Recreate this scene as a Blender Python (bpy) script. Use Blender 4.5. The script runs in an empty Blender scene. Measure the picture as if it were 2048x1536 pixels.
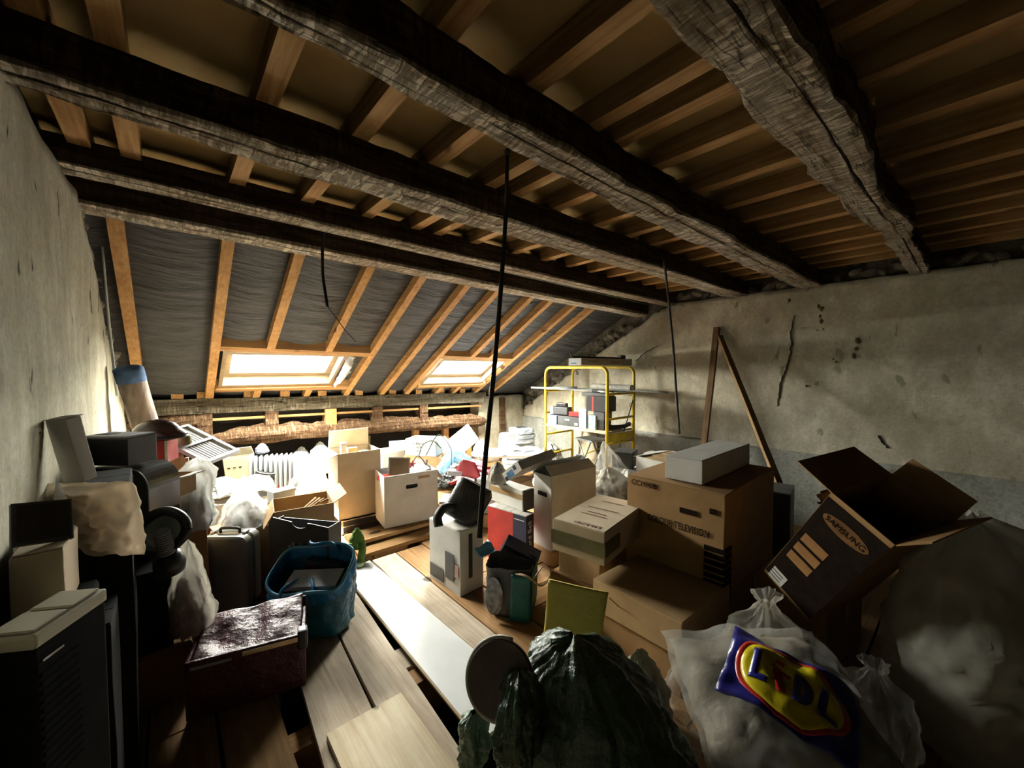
import bpy, bmesh, math, random
from mathutils import Vector, Matrix, Euler, noise
R = math.radians
scene = bpy.context.scene
COL = scene.collection

# ---------------------------------------------------------------- camera
YAW, PITCH = R(40.556), R(2.219)
cam_d = bpy.data.cameras.new('camera')
cam_d.sensor_width = 36.0
cam_d.lens = 800.0 / 2048.0 * 36.0
cam_d.clip_start = 0.05
cam = bpy.data.objects.new('camera', cam_d)
COL.objects.link(cam)
cam.location = (0, 0, 1.5)
cam.rotation_euler = (R(90) - PITCH, 0, -YAW)
scene.camera = cam

# ---------------------------------------------------------------- daylight
world = bpy.data.worlds.new('overcast_sky')
scene.world = world
world.use_nodes = True
wb = world.node_tree.nodes['Background']
wb.inputs[0].default_value = (1.0, 0.965, 0.87, 1)
wb.inputs[1].default_value = 70.0
sun_d = bpy.data.lights.new('sun', 'SUN')
sun_d.energy = 60.0
sun_d.angle = R(3.0)
sun_d.color = (1.0, 0.99, 0.96)
sun = bpy.data.objects.new('sun', sun_d)
COL.objects.link(sun)
sun.rotation_euler = Vector((0.28, -0.42, -1.0)).to_track_quat('-Z', 'Y').to_euler()
scene.view_settings.view_transform = 'Standard'
scene.view_settings.look = 'None'
scene.view_settings.gamma = 1.0
scene.view_settings.use_curve_mapping = False
scene.view_settings.exposure = 1.72
scene.cycles.max_bounces = 14
scene.cycles.diffuse_bounces = 1
scene.cycles.transparent_max_bounces = 24
scene.cycles.sample_clamp_indirect = 12.0

# ---------------------------------------------------------------- place helpers
_c, _s = math.cos(YAW), math.sin(YAW)
_fw, _rt, _up = Vector((_s, _c, 0)), Vector((_c, -_s, 0)), Vector((0, 0, 1))
_F = _fw * math.cos(PITCH) - _up * math.sin(PITCH)
_U = _up * math.cos(PITCH) + _fw * math.sin(PITCH)
EYE = Vector((0, 0, 1.5))
def _ray(px, py): return _F + _rt * ((px - 1024) / 800.0) - _U * ((py - 768) / 800.0)
def onz(px, py, z): r = _ray(px, py); return EYE + r * ((z - 1.5) / r.z)
def onx(px, py, x): r = _ray(px, py); return EYE + r * (x / r.x)
def ony(px, py, y): r = _ray(px, py); return EYE + r * (y / r.y)
def ond(px, py, d): return EYE + _ray(px, py) * d
FACE = -40.556          # yaw at which a thing's front looks at the camera

# ---------------------------------------------------------------- material helpers
MATS = {}
def _nodes(name):
    m = bpy.data.materials.new(name); m.use_nodes = True
    nt = m.node_tree; b = nt.nodes['Principled BSDF']
    return m, nt, b
def _ramp(nt, fac, stops):
    r = nt.nodes.new('ShaderNodeValToRGB')
    el = r.color_ramp.elements
    while len(el) < len(stops): el.new(0.5)
    for e, (p, c) in zip(el, stops):
        e.position = p; e.color = (c[0], c[1], c[2], 1) if len(c) == 3 else c
    nt.links.new(fac, r.inputs[0]); return r.outputs[0]
def _noise(nt, scale, detail=6, rough=0.6, stretch=None, dist=0.0, coord='Object'):
    tc = nt.nodes.new('ShaderNodeTexCoord'); v = tc.outputs[coord]
    if stretch:
        mp = nt.nodes.new('ShaderNodeMapping'); mp.inputs['Scale'].default_value = stretch
        nt.links.new(v, mp.inputs[0]); v = mp.outputs[0]
    n = nt.nodes.new('ShaderNodeTexNoise')
    n.inputs['Scale'].default_value = scale; n.inputs['Detail'].default_value = detail
    n.inputs['Roughness'].default_value = rough; n.inputs['Distortion'].default_value = dist
    nt.links.new(v, n.inputs['Vector']); return n.outputs[0]
def _mix(nt, fac, a, b, mode='MIX'):
    n = nt.nodes.new('ShaderNodeMix'); n.data_type = 'RGBA'; n.blend_type = mode
    for sock, val in ((n.inputs[0], fac), (n.inputs[6], a), (n.inputs[7], b)):
        if hasattr(val, 'links'): nt.links.new(val, sock)
        elif isinstance(val, (int, float)): sock.default_value = val
        else: sock.default_value = (val[0], val[1], val[2], 1)
    return n.outputs[2]
def _bump(nt, b, h, strength, dist=0.01):
    n = nt.nodes.new('ShaderNodeBump'); n.inputs['Strength'].default_value = strength
    n.inputs['Distance'].default_value = dist
    nt.links.new(h, n.inputs['Height']); nt.links.new(n.outputs[0], b.inputs['Normal'])
def mat(name, col, rough=0.6, col2=None, scale=8.0, bump=0.0, bscale=None, metal=0.0, stretch=None,
        alpha=1.0, trans=0.0, lo=0.35, hi=0.65, coat=0.0, bdist=0.01, detail=6, spec=None):
    if name in MATS: return MATS[name]
    m, nt, b = _nodes(name)
    b.inputs['Roughness'].default_value = rough; b.inputs['Metallic'].default_value = metal
    if coat: b.inputs['Coat Weight'].default_value = coat
    if spec is not None: b.inputs['Specular IOR Level'].default_value = spec
    if col2 is None: col2 = tuple(c * 0.72 for c in col)
    n = _noise(nt, scale, detail=detail, stretch=stretch)
    nt.links.new(_ramp(nt, n, [(lo, col2), (hi, col)]), b.inputs['Base Color'])
    if bump: _bump(nt, b, _noise(nt, bscale or scale * 3, stretch=stretch), bump, bdist)
    if alpha < 1.0: b.inputs['Alpha'].default_value = alpha
    if trans: b.inputs['Transmission Weight'].default_value = trans
    MATS[name] = m; return m
def film(name, tint, opacity, rough=0.25, wrinkle=0.5, scale=14, back=0.55):
    """thin clear or milky plastic film: part see-through, part milky sheen, glossy creases"""
    if name in MATS: return MATS[name]
    m, nt, b = _nodes(name)
    b.inputs['Base Color'].default_value = (*tint, 1); b.inputs['Roughness'].default_value = rough
    n = _noise(nt, scale, detail=5, rough=0.6, dist=0.6)
    _bump(nt, b, n, wrinkle, 0.02)
    tr = nt.nodes.new('ShaderNodeBsdfTransparent'); tr.inputs[0].default_value = (*[min(1, 0.75 + 0.25 * t) for t in tint], 1)
    tl = nt.nodes.new('ShaderNodeBsdfTranslucent'); tl.inputs[0].default_value = (*tint, 1)
    m0 = nt.nodes.new('ShaderNodeMixShader'); m0.inputs[0].default_value = back
    nt.links.new(b.outputs[0], m0.inputs[1]); nt.links.new(tl.outputs[0], m0.inputs[2])
    m1 = nt.nodes.new('ShaderNodeMixShader')
    f = _ramp(nt, _noise(nt, scale * 0.6, detail=4), [(0.3, (opacity * 0.7,) * 3), (0.7, (min(1, opacity * 1.3),) * 3)])
    nt.links.new(f, m1.inputs[0])
    nt.links.new(tr.outputs[0], m1.inputs[1]); nt.links.new(m0.outputs[0], m1.inputs[2])
    nt.links.new(m1.outputs[0], nt.nodes['Material Output'].inputs[0])
    MATS[name] = m; return m
def plaster(name, light, mid, dark, stain, streak=(1, 1, 0.25), fine=0.8):
    m, nt, b = _nodes(name)
    b.inputs['Roughness'].default_value = 0.95; b.inputs['Specular IOR Level'].default_value = 0.15; fine_amt = fine
    big = _noise(nt, 1.3, 5, 0.6, dist=0.4)
    c = _ramp(nt, big, [(0.38, mid), (0.58, light)])
    pat = _ramp(nt, _noise(nt, 3.4, 7, 0.72, dist=0.8), [(0.36, tuple(v * 0.62 for v in mid)), (0.52, (1, 1, 1))])
    c = _mix(nt, 0.40, c, pat, 'MULTIPLY')
    med = _ramp(nt, _noise(nt, 6.0, 8, 0.7, stretch=streak), [(0.40, (0, 0, 0)), (0.66, (1, 1, 1))])
    c = _mix(nt, med, _mix(nt, 0.55, c, dark), c)
    fine = _ramp(nt, _noise(nt, 42.0, 6, 0.7), [(0.34, (0.62, 0.60, 0.55)), (0.58, (1, 1, 1))])
    c = _mix(nt, fine_amt, c, fine, 'MULTIPLY')
    sp = _ramp(nt, _noise(nt, 9.0, 3, 0.5, stretch=(1, 1, 0.45), dist=0.3), [(0.66, (0, 0, 0)), (0.70, (1, 1, 1))])
    c = _mix(nt, sp, c, stain)
    nt.links.new(c, b.inputs['Base Color'])
    _bump(nt, b, _noise(nt, 24.0, 10, 0.72), 0.55, 0.02)
    MATS[name] = m; return m
def old_timber(name, pale, mid, dark, axis=0, weave=0.5):
    """grey lime-washed hewn timber: long grain, checks, cross tool marks"""
    m, nt, b = _nodes(name)
    b.inputs['Roughness'].default_value = 0.9; b.inputs['Specular IOR Level'].default_value = 0.15
    st = [9, 9, 9]; st[axis] = 0.7
    grain = _noise(nt, 3.0, 9, 0.7, stretch=st, dist=0.3)
    c = _ramp(nt, grain, [(0.30, dark), (0.44, mid), (0.60, pale)])
    st2 = [2.4, 2.4, 2.4]; st2[axis] = 11
    hew = _ramp(nt, _noise(nt, 4.6, 7, 0.7, stretch=st2, dist=0.5), [(0.40, tuple(v * 0.45 for v in mid)), (0.54, (1, 1, 1))])
    c = _mix(nt, weave, c, hew, 'MULTIPLY')
    big = _ramp(nt, _noise(nt, 1.6, 5, 0.6), [(0.36, (0.42, 0.34, 0.25)), (0.60, (1, 1, 1))])
    c = _mix(nt, 0.45, c, big, 'MULTIPLY')
    st3 = [6, 6, 6]; st3[axis] = 0.28
    chk = _ramp(nt, _noise(nt, 3.4, 3, 0.5, stretch=st3, dist=0.2), [(0.485, (1, 1, 1)), (0.5, (0.05, 0.04, 0.03)), (0.515, (1, 1, 1))])
    c = _mix(nt, 0.85, c, chk, 'MULTIPLY')
    nt.links.new(c, b.inputs['Base Color'])
    _bump(nt, b, hew, 0.9, 0.012)
    MATS[name] = m; return m
def timber(name, a, bcol, axis=1, knots=True, rough=0.75):
    m, nt, b = _nodes(name)
    b.inputs['Roughness'].default_value = rough; b.inputs['Specular IOR Level'].default_value = 0.25
    st = [14, 14, 14]; st[axis] = 0.6
    g = _noise(nt, 3.0, 6, 0.6, stretch=st, dist=0.4)
    c = _ramp(nt, g, [(0.30, bcol), (0.62, a)])
    big = _ramp(nt, _noise(nt, 3.0, 4), [(0.35, (0.72, 0.68, 0.62)), (0.6, (1, 1, 1))])
    c = _mix(nt, 0.7, c, big, 'MULTIPLY')
    if knots:
        st4 = [5, 5, 5]; st4[axis] = 2.4
        k = _ramp(nt, _noise(nt, 1.7, 1, 0.3, stretch=st4), [(0.735, (0, 0, 0)), (0.77, (1, 1, 1))])
        c = _mix(nt, k, c, tuple(v * 0.25 for v in bcol))
    nt.links.new(c, b.inputs['Base Color'])
    _bump(nt, b, g, 0.25, 0.006)
    MATS[name] = m; return m

M_plasterL = plaster('plaster_pale', (0.90, 0.85, 0.68), (0.74, 0.69, 0.52), (0.40, 0.36, 0.24), (0.07, 0.06, 0.04), fine=0.5)
M_plasterR = plaster('plaster_grey', (0.93, 0.86, 0.68), (0.74, 0.67, 0.50), (0.42, 0.37, 0.26), (0.36, 0.33, 0.22), streak=(1, 1, 0.6), fine=0.45)
M_plinth = plaster('plaster_plinth', (0.62, 0.62, 0.56), (0.50, 0.50, 0.43), (0.34, 0.33, 0.27), (0.3, 0.28, 0.2))
M_rubble = mat('rubble_mortar', (0.20, 0.17, 0.12), 0.95, (0.06, 0.05, 0.035), 14, 0.9, 30, bdist=0.03)
M_stone = mat('rubble_stone', (0.42, 0.38, 0.29), 0.95, (0.16, 0.13, 0.09), 9, 0.7, 30, bdist=0.02)
M_beam = old_timber('hewn_oak', (0.92, 0.83, 0.66), (0.68, 0.56, 0.39), (0.20, 0.13, 0.07), weave=0.62)
M_beam_y = old_timber('hewn_oak_grey', (0.27, 0.24, 0.18), (0.17, 0.14, 0.09), (0.12, 0.09, 0.05), weave=0.25)
M_rotten = old_timber('rotten_oak', (0.28, 0.18, 0.105), (0.16, 0.085, 0.042), (0.04, 0.018, 0.009), weave=0.35)
M_pine = timber('pine', (0.60, 0.34, 0.13), (0.40, 0.19, 0.06))
M_pine_x = timber('pine_cross', (0.48, 0.27, 0.11), (0.31, 0.15, 0.05), axis=0)
M_joist = timber('joist_pine', (0.66, 0.40, 0.16), (0.42, 0.20, 0.06))
M_panel = mat('ceiling_board', (0.56, 0.38, 0.16), 0.9, (0.42, 0.27, 0.10), 2.2, 0.1, 60, spec=0.15)
M_membrane = mat('roof_membrane', (0.062, 0.062, 0.058), 0.6, (0.032, 0.032, 0.03), 5, 0.9, 5, stretch=(0.6, 5.0, 1.0), bdist=0.05)
M_void = mat('void_shade', (0.02, 0.017, 0.014), 0.95, (0.008, 0.007, 0.006), 6)  # near-black colour stands in for deep shade in voids, slots and closures
M_plank = timber('grey_plank', (0.62, 0.52, 0.40), (0.42, 0.32, 0.22))
M_plank_d = timber('brown_plank', (0.42, 0.24, 0.10), (0.26, 0.13, 0.05))
M_plank_dx = timber('brown_plank_cross', (0.44, 0.25, 0.10), (0.26, 0.13, 0.05), axis=0)
M_plank_x = timber('tan_plank_cross', (0.60, 0.38, 0.18), (0.40, 0.22, 0.09), axis=0)
M_plank_pale = timber('pale_plank', (0.82, 0.72, 0.52), (0.62, 0.48, 0.30))
M_white_board = mat('white_melamine', (0.86, 0.87, 0.86), 0.45, (0.76, 0.77, 0.76), 3, 0.05, 60)
M_kraft = mat('kraft_card', (0.50, 0.32, 0.15), 0.85, (0.42, 0.26, 0.115), 6, 0.12, 50)
M_kraft_d = mat('kraft_card_dark', (0.40, 0.225, 0.085), 0.85, (0.33, 0.18, 0.065), 6, 0.12, 50)
M_kraft_l = mat('kraft_card_light', (0.62, 0.50, 0.34), 0.85, (0.54, 0.42, 0.27), 6, 0.1, 50)
M_whitecard = mat('white_card', (0.72, 0.69, 0.62), 0.8, (0.60, 0.57, 0.50), 5, 0.08, 50)
M_paper = mat('paper_white', (0.60, 0.62, 0.63), 0.8, (0.50, 0.52, 0.53), 5)
M_cream = mat('cream_enamel', (0.72, 0.66, 0.50), 0.4, (0.62, 0.56, 0.41), 4)
M_black = mat('black_plastic', (0.025, 0.025, 0.028), 0.38, (0.015, 0.015, 0.017), 8)
M_rubber = mat('black_rubber', (0.03, 0.028, 0.026), 0.6, (0.015, 0.015, 0.015), 12)
M_leather = mat('black_leatherette', (0.05, 0.052, 0.046), 0.42, (0.03, 0.03, 0.028), 9, 0.4, 60)
M_greydark = mat('charcoal_plastic', (0.075, 0.075, 0.073), 0.55, (0.045, 0.045, 0.045), 6)
M_grey = mat('grey_plastic', (0.40, 0.41, 0.38), 0.45, (0.30, 0.31, 0.28), 5)
M_white = mat('white_plastic', (0.62, 0.65, 0.66), 0.4, (0.52, 0.55, 0.56), 6)
M_red = mat('red_gloss', (0.58, 0.045, 0.035), 0.4, (0.42, 0.025, 0.025), 8)
M_maroon = mat('maroon_shell', (0.075, 0.022, 0.032), 0.22, (0.035, 0.012, 0.02), 6, coat=0.5)
M_burgundy = mat('burgundy_vinyl', (0.10, 0.022, 0.034), 0.42, (0.06, 0.015, 0.025), 7, 0.7, 9, bdist=0.04)
M_chrome = mat('bright_steel', (0.78, 0.79, 0.79), 0.22, (0.62, 0.62, 0.62), 10, metal=1.0)
M_zinc = mat('zinc_sheet', (0.62, 0.64, 0.64), 0.4, (0.45, 0.46, 0.46), 6, metal=0.9, stretch=(4, 4, 0.6))
M_yellow = mat('yellow_tube', (0.72, 0.52, 0.02), 0.45, (0.58, 0.38, 0.015), 12)
M_blue = mat('blue_vinyl', (0.02, 0.36, 0.75), 0.3, (0.01, 0.14, 0.36), 6, 0.5, 14, bdist=0.02)
M_cyan = mat('pale_blue_vinyl', (0.16, 0.50, 0.72), 0.3, (0.08, 0.34, 0.55), 6, 0.5, 14, bdist=0.02)
M_teal = mat('teal_fabric', (0.015, 0.15, 0.14), 0.55, (0.008, 0.09, 0.09), 8, 0.3, 40)
M_navy = mat('navy_card', (0.02, 0.025, 0.07), 0.5, (0.012, 0.015, 0.04), 8)
M_green = mat('green_plush', (0.10, 0.20, 0.03), 0.95, (0.05, 0.11, 0.015), 40, 0.6, 90)
M_palegreen = mat('pale_green_plush', (0.50, 0.65, 0.36), 0.9, (0.38, 0.5, 0.28), 30, 0.4, 90)
M_greenbag = mat('dark_green_bag', (0.055, 0.10, 0.055), 0.30, (0.03, 0.06, 0.032), 5, 0.8, 10, bdist=0.03)
M_foam = mat('yellow_foam', (0.92, 0.74, 0.20), 0.85, (0.80, 0.60, 0.12), 5, 0.5, 55)
M_tape = mat('brown_tape', (0.38, 0.26, 0.12), 0.35, (0.32, 0.21, 0.09), 6)
M_ink = mat('dark_ink', (0.022, 0.014, 0.009), 0.9, (0.012, 0.008, 0.005), 20, spec=0.05)
M_inkred = mat('brown_ink', (0.25, 0.09, 0.03), 0.8, (0.2, 0.07, 0.025), 20)
M_inkor = mat('amber_ink', (0.42, 0.20, 0.06), 0.8, (0.33, 0.15, 0.045), 20)
M_greyprint = mat('grey_print', (0.34, 0.35, 0.36), 0.6, (0.27, 0.28, 0.29), 5)
M_bluep = mat('blue_print', (0.10, 0.30, 0.52), 0.5, (0.04, 0.12, 0.25), 12)
M_carpet = mat('carpet_back', (0.46, 0.36, 0.27), 0.95, (0.20, 0.15, 0.13), 7, 0.5, 80, stretch=(3, 3, 0.7))
M_carpetblue = mat('carpet_blue', (0.10, 0.19, 0.33), 0.95, (0.06, 0.11, 0.22), 20, 0.5, 80)
M_logoy = mat('logo_yellow', (0.80, 0.66, 0.02), 0.28, (0.70, 0.55, 0.015), 6, 0.25, 9, bdist=0.02)
M_logob = mat('logo_blue', (0.02, 0.02, 0.22), 0.3, (0.015, 0.015, 0.15), 6)
M_logor = mat('logo_red', (0.60, 0.04, 0.02), 0.3, (0.5, 0.03, 0.015), 6)
M_clear = film('clear_film', (0.82, 0.80, 0.74), 0.22, 0.18, 0.9, 14)
M_milky = film('milky_film', (0.74, 0.70, 0.60), 0.34, 0.28, 0.7, 10)
M_milkyw = film('white_film', (0.88, 0.89, 0.86), 0.80, 0.3, 0.7, 9)
M_amberf = film('buff_film', (0.72, 0.60, 0.44), 0.86, 0.32, 0.5, 7)
M_bluef = film('blue_film', (0.42, 0.72, 0.90), 0.80, 0.25, 0.8, 12)
M_bubble = film('bubble_film', (0.88, 0.88, 0.86), 0.55, 0.15, 1.0, 40)
M_smoke = mat('smoked_plastic', (0.075, 0.078, 0.07), 0.2, (0.045, 0.047, 0.042), 4, coat=0.3)
M_crack = mat('crack_shadow_fill', (0.04, 0.035, 0.025), 0.95, (0.02, 0.017, 0.012), 30)

M_flatblack = mat('matt_black', (0.018, 0.018, 0.018), 0.9, (0.01, 0.01, 0.01), 8, spec=0.08)
# ---------------------------------------------------------------- mesh helpers
def new_obj(name, me, parent=None, loc=None, rot=None):
    o = bpy.data.objects.new(name, me); COL.objects.link(o)
    if parent: o.parent = parent
    if loc is not None: o.location = loc
    if rot is not None: o.rotation_euler = rot
    return o
def fin(name, bm, m, parent=None, loc=None, rot=None, smooth=False):
    me = bpy.data.meshes.new(name)
    bmesh.ops.recalc_face_normals(bm, faces=bm.faces)
    bm.to_mesh(me); bm.free()
    for mm in (m if isinstance(m, (list, tuple)) else [m]): me.materials.append(mm)
    if smooth:
        for p in me.polygons: p.use_smooth = True
    return new_obj(name, me, parent, loc, rot)
def tag(o, label, cat, group=None, kind=None):
    o['label'] = label; o['category'] = cat
    if group: o['group'] = group
    if kind: o['kind'] = kind
    return o
def thing(name, label, cat, loc=(0, 0, 0), rz=0.0, group=None, kind=None, rot=None):
    o = bpy.data.objects.new(name, None); COL.objects.link(o)
    o.empty_display_size = 0.05
    o.location = loc; o.rotation_euler = rot if rot is not None else (0, 0, R(rz))
    return tag(o, label, cat, group, kind)
def bx(bm, x0, x1, y0, y1, z0, z1, M=None, bev=0.0):
    vs = [bm.verts.new((x, y, z)) for z in (z0, z1) for y in (y0, y1) for x in (x0, x1)]
    fs = [bm.faces.new([vs[i] for i in f]) for f in ((0, 2, 3, 1), (4, 5, 7, 6), (0, 1, 5, 4), (2, 6, 7, 3), (0, 4, 6, 2), (1, 3, 7, 5))]
    if bev:
        es = list({e for f in fs for e in f.edges})
        g = bmesh.ops.bevel(bm, geom=es, offset=bev, segments=2, affect='EDGES', profile=0.6)
        vs = list({v for f in g['faces'] for v in f.verts} | {v for v in vs if v.is_valid})
    if M is not None: bmesh.ops.transform(bm, matrix=M, verts=[v for v in vs if v.is_valid])
    return vs
def boxpart(name, m, parent, x0, x1, y0, y1, z0, z1, bev=0.0, loc=None, rot=None):
    bm = bmesh.new(); bx(bm, x0, x1, y0, y1, z0, z1, None, bev)
    return fin(name, bm, m, parent, loc, rot)
def tube(bm, pts, r, n=10, cap=True, radii=None):
    pts = [Vector(p) for p in pts]; rings = []
    up = Vector((0, 0, 1)); prev = None
    for i, p in enumerate(pts):
        t = (pts[min(i + 1, len(pts) - 1)] - pts[max(i - 1, 0)]).normalized()
        a = prev if prev is not None else (up if abs(t.dot(up)) < 0.95 else Vector((1, 0, 0)))
        u = (a - t * a.dot(t)).normalized(); prev = u; w = t.cross(u)
        rr = radii[i] if radii else r
        rings.append([bm.verts.new(p + (u * math.cos(2 * math.pi * k / n) + w * math.sin(2 * math.pi * k / n)) * rr) for k in range(n)])
    for a, b in zip(rings, rings[1:]):
        for k in range(n): bm.faces.new((a[k], a[(k + 1) % n], b[(k + 1) % n], b[k]))
    if cap: bm.faces.new(rings[0][::-1]); bm.faces.new(rings[-1])
    return rings
def tubeobj(name, pts, r, m, parent=None, n=10, radii=None):
    bm = bmesh.new(); tube(bm, pts, r, n, True, radii)
    return fin(name, bm, m, parent, smooth=True)
def spline(ctrl, n=24):
    ctrl = [Vector(c) for c in ctrl]; out = []
    P = [ctrl[0] * 2 - ctrl[1]] + ctrl + [ctrl[-1] * 2 - ctrl[-2]]
    for i in range(1, len(P) - 2):
        for k in range(n):
            t = k / n; a, b, c, d = P[i - 1], P[i], P[i + 1], P[i + 2]
            out.append(0.5 * ((2 * b) + (c - a) * t + (2 * a - 5 * b + 4 * c - d) * t * t + (3 * b - a - 3 * c + d) * t ** 3))
    out.append(ctrl[-1]); return out
def lathe(bm, prof, n=28, M=None):
    rings = []
    for (r, z) in prof:
        rings.append([bm.verts.new((r * math.cos(2 * math.pi * k / n), r * math.sin(2 * math.pi * k / n), z)) for k in range(n)])
    for a, b in zip(rings, rings[1:]):
        for k in range(n): bm.faces.new((a[k], a[(k + 1) % n], b[(k + 1) % n], b[k]))
    if M is not None: bmesh.ops.transform(bm, matrix=M, verts=[v for r in rings for v in r])
    return rings
def prism(bm, poly, z0, z1, M=None):
    a = [bm.verts.new((x, y, z0)) for x, y in poly]; b = [bm.verts.new((x, y, z1)) for x, y in poly]
    n = len(poly)
    bm.faces.new(a[::-1]); bm.faces.new(b)
    for i in range(n): bm.faces.new((a[i], a[(i + 1) % n], b[(i + 1) % n], b[i]))
    if M is not None: bmesh.ops.transform(bm, matrix=M, verts=a + b)
def sheet(name, corners, m, parent=None, thick=0.004, nx=12, ny=12, amp=0.0, fr=6.0, seed=0, smooth=True):
    """a thin sheet with real thickness between four corners (c00, c10, c11, c01), rippled by noise"""
    c = [Vector(p) for p in corners]
    nrm = (c[1] - c[0]).cross(c[3] - c[0]).normalized()
    bm = bmesh.new(); g = {}
    for s in (0, 1):
        for j in range(ny + 1):
            for i in range(nx + 1):
                u, v = i / nx, j / ny
                p = (c[0] * (1 - u) + c[1] * u) * (1 - v) + (c[3] * (1 - u) + c[2] * u) * v
                p = p + nrm * (amp * noise.noise(p * fr + Vector((seed * 7.1, 0, 0))) + (thick if s else 0))
                g[s, i, j] = bm.verts.new(p)
    for j in range(ny):
        for i in range(nx):
            bm.faces.new((g[0, i, j], g[0, i, j + 1], g[0, i + 1, j + 1], g[0, i + 1, j]))
            bm.faces.new((g[1, i, j], g[1, i + 1, j], g[1, i + 1, j + 1], g[1, i, j + 1]))
    for i in range(nx):
        bm.faces.new((g[0, i, 0], g[0, i + 1, 0], g[1, i + 1, 0], g[1, i, 0]))
        bm.faces.new((g[0, i + 1, ny], g[0, i, ny], g[1, i, ny], g[1, i + 1, ny]))
    for j in range(ny):
        bm.faces.new((g[0, 0, j + 1], g[0, 0, j], g[1, 0, j], g[1, 0, j + 1]))
        bm.faces.new((g[0, nx, j], g[0, nx, j + 1], g[1, nx, j + 1], g[1, nx, j]))
    return fin(name, bm, m, parent, smooth=smooth and amp > 0)
def text(name, s, size, m, parent, loc, rot, ext=0.0006, align='CENTER', sx=1.0, shear=0.0):
    cu = bpy.data.curves.new(name, 'FONT'); cu.body = s; cu.size = size; cu.extrude = ext; cu.resolution_u = 3
    cu.align_x = align; cu.align_y = 'CENTER'; cu.shear = shear
    tmp = bpy.data.objects.new(name + '_outline', cu); COL.objects.link(tmp)
    bpy.context.view_layer.update()
    me = bpy.data.meshes.new_from_object(tmp.evaluated_get(bpy.context.evaluated_depsgraph_get()))
    bpy.data.objects.remove(tmp); bpy.data.curves.remove(cu)
    me.name = name; me.materials.clear(); me.materials.append(m)
    o = new_obj(name, me, parent, loc, rot); o.scale = (sx, 1, 1)
    return o
# ================================================================ THE ROOM
XL, XR = -0.31, 4.56
def dz(x): return 0.10 * (1 - (x + 0.3) / 4.86)
def slope_z(x, y): return 2.20 + dz(x) - 0.548 * (y - 2.93)     # underside of the rafters
random.seed(4)

# ---- floor: sub-deck, joists, planks
floor = thing('floor', 'bare plank floor of the attic with gaps over dark joists', 'floor', kind='structure')
boxpart('subfloor', M_void, floor, XL - 0.4, XR + 0.4, -7.4, 5.9, -0.24, -0.20)
for k, y in enumerate((-2.2, -1.4, -0.6, 0.2, 1.0, 1.78, 2.6, 3.4, 4.2, 5.0)):
    boxpart('floor_joist', M_plank_dx, floor, XL, XR, y - 0.05, y + 0.05, -0.20, -0.03)
def plank(x0, x1, y0, y1, m, z=0.0, t=0.028, parent=floor, skew=0.0, name='plank'):
    bm = bmesh.new(); prism(bm, [(x0, y0), (x1, y0), (x1 + skew, y1), (x0 + skew, y1)], z - t, z)
    return fin(name, bm, m, parent)
# planks running toward the skylights: the left strip, the walkway and its neighbours
for x0, x1 in ((-0.30, -0.11), (-0.10, 0.11), (0.125, 0.33)):
    plank(x0, x1, -2.6, 2.1, M_plank_d); plank(x0, x1, 2.11, 5.3, M_plank_d)
plank(0.36, 0.585, 0.9, 2.9, M_plank, 0.012, skew=0.13)
plank(0.605, 0.80, 0.8, 2.95, M_plank, 0.012, skew=0.12)
plank(0.45, 0.765, 0.2, 1.655, M_plank_pale, 0.04, skew=-0.01)
plank(0.80, 1.14, 1.86, 2.02, M_plank, -0.03)
plank(1.17, 1.36, 0.6, 3.05, M_plank, 0.0)
plank(1.37, 1.60, 0.5, 3.05, M_plank_d, 0.0)
for x0, x1 in ((0.36, 0.62), (0.63, 0.9), (0.91, 1.2), (1.21, 1.5)):
    plank(x0, x1, 3.12, 5.3, M_plank_d, -0.002)
# boards running across the room on the right-hand part
y = -2.6
while y < 5.3:
    w = random.uniform(0.17, 0.22)
    plank(1.62, XR - 0.02, y, y + w - 0.012, M_plank_dx, random.uniform(-0.006, 0.002)); y += w
y = -2.6
while y < 0.5:
    w = random.uniform(0.17, 0.22)
    plank(0.35, 1.61, y, y + w - 0.012, M_plank_dx, random.uniform(-0.02, -0.012)); y += w
boxpart('plank', M_plank_dx, floor, XL, XR, -7.2, -2.61, -0.03, 0.0)
# the raised step of boards in the middle
plank(1.10, 2.30, 3.28, 3.50, M_plank_x, 0.075, 0.03)
plank(1.10, 2.25, 3.12, 3.26, M_plank_dx, 0.03, 0.03)

# ---- left gable wall
def gable(name, x, sign, m, label, y0, y1, top, edge_drop, edge0, seed, step=0.045, thick=0.05):
    """plaster skin with an uneven face and a ragged broken edge under the roof slope"""
    bm = bmesh.new(); cols = []; ny = int((y1 - y0) / step); nz = 46
    for i in range(ny + 1):
        y = y0 + (y1 - y0) * i / ny
        rag = 0.035 * noise.noise(Vector((y * 7, seed, 0))) + 0.03 * noise.noise(Vector((y * 23, seed, 3)))
        t = min(top + 0.012 * noise.noise(Vector((y * 5, seed, 9))), slope_z(x, y) + edge0 - edge_drop + rag)
        col = []
        for j in range(nz + 1):
            z = -0.02 + (t + 0.02) * j / nz
            d = 0.014 * noise.noise(Vector((y * 1.7, z * 1.7, seed))) + 0.006 * noise.noise(Vector((y * 8, z * 8, seed)))
            col.append(bm.verts.new((x + sign * d, y, z)))
        col.append(bm.verts.new((x - sign * thick, y, t + 0.004)))
        cols.append(col)
    for a, b in zip(cols, cols[1:]):
        for j in range(nz + 1): bm.faces.new((a[j], b[j], b[j + 1], a[j + 1]))
    return fin(name, bm, m, smooth=False)
wl = gable('wall_left', XL, 1, M_plasterL, '', -7.2, 5.35, 2.30, 0.10, 0.06, 2.0)
tag(wl, 'pale stained plaster gable wall with a ragged edge beside the carton stack', 'wall', kind='structure')
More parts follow.
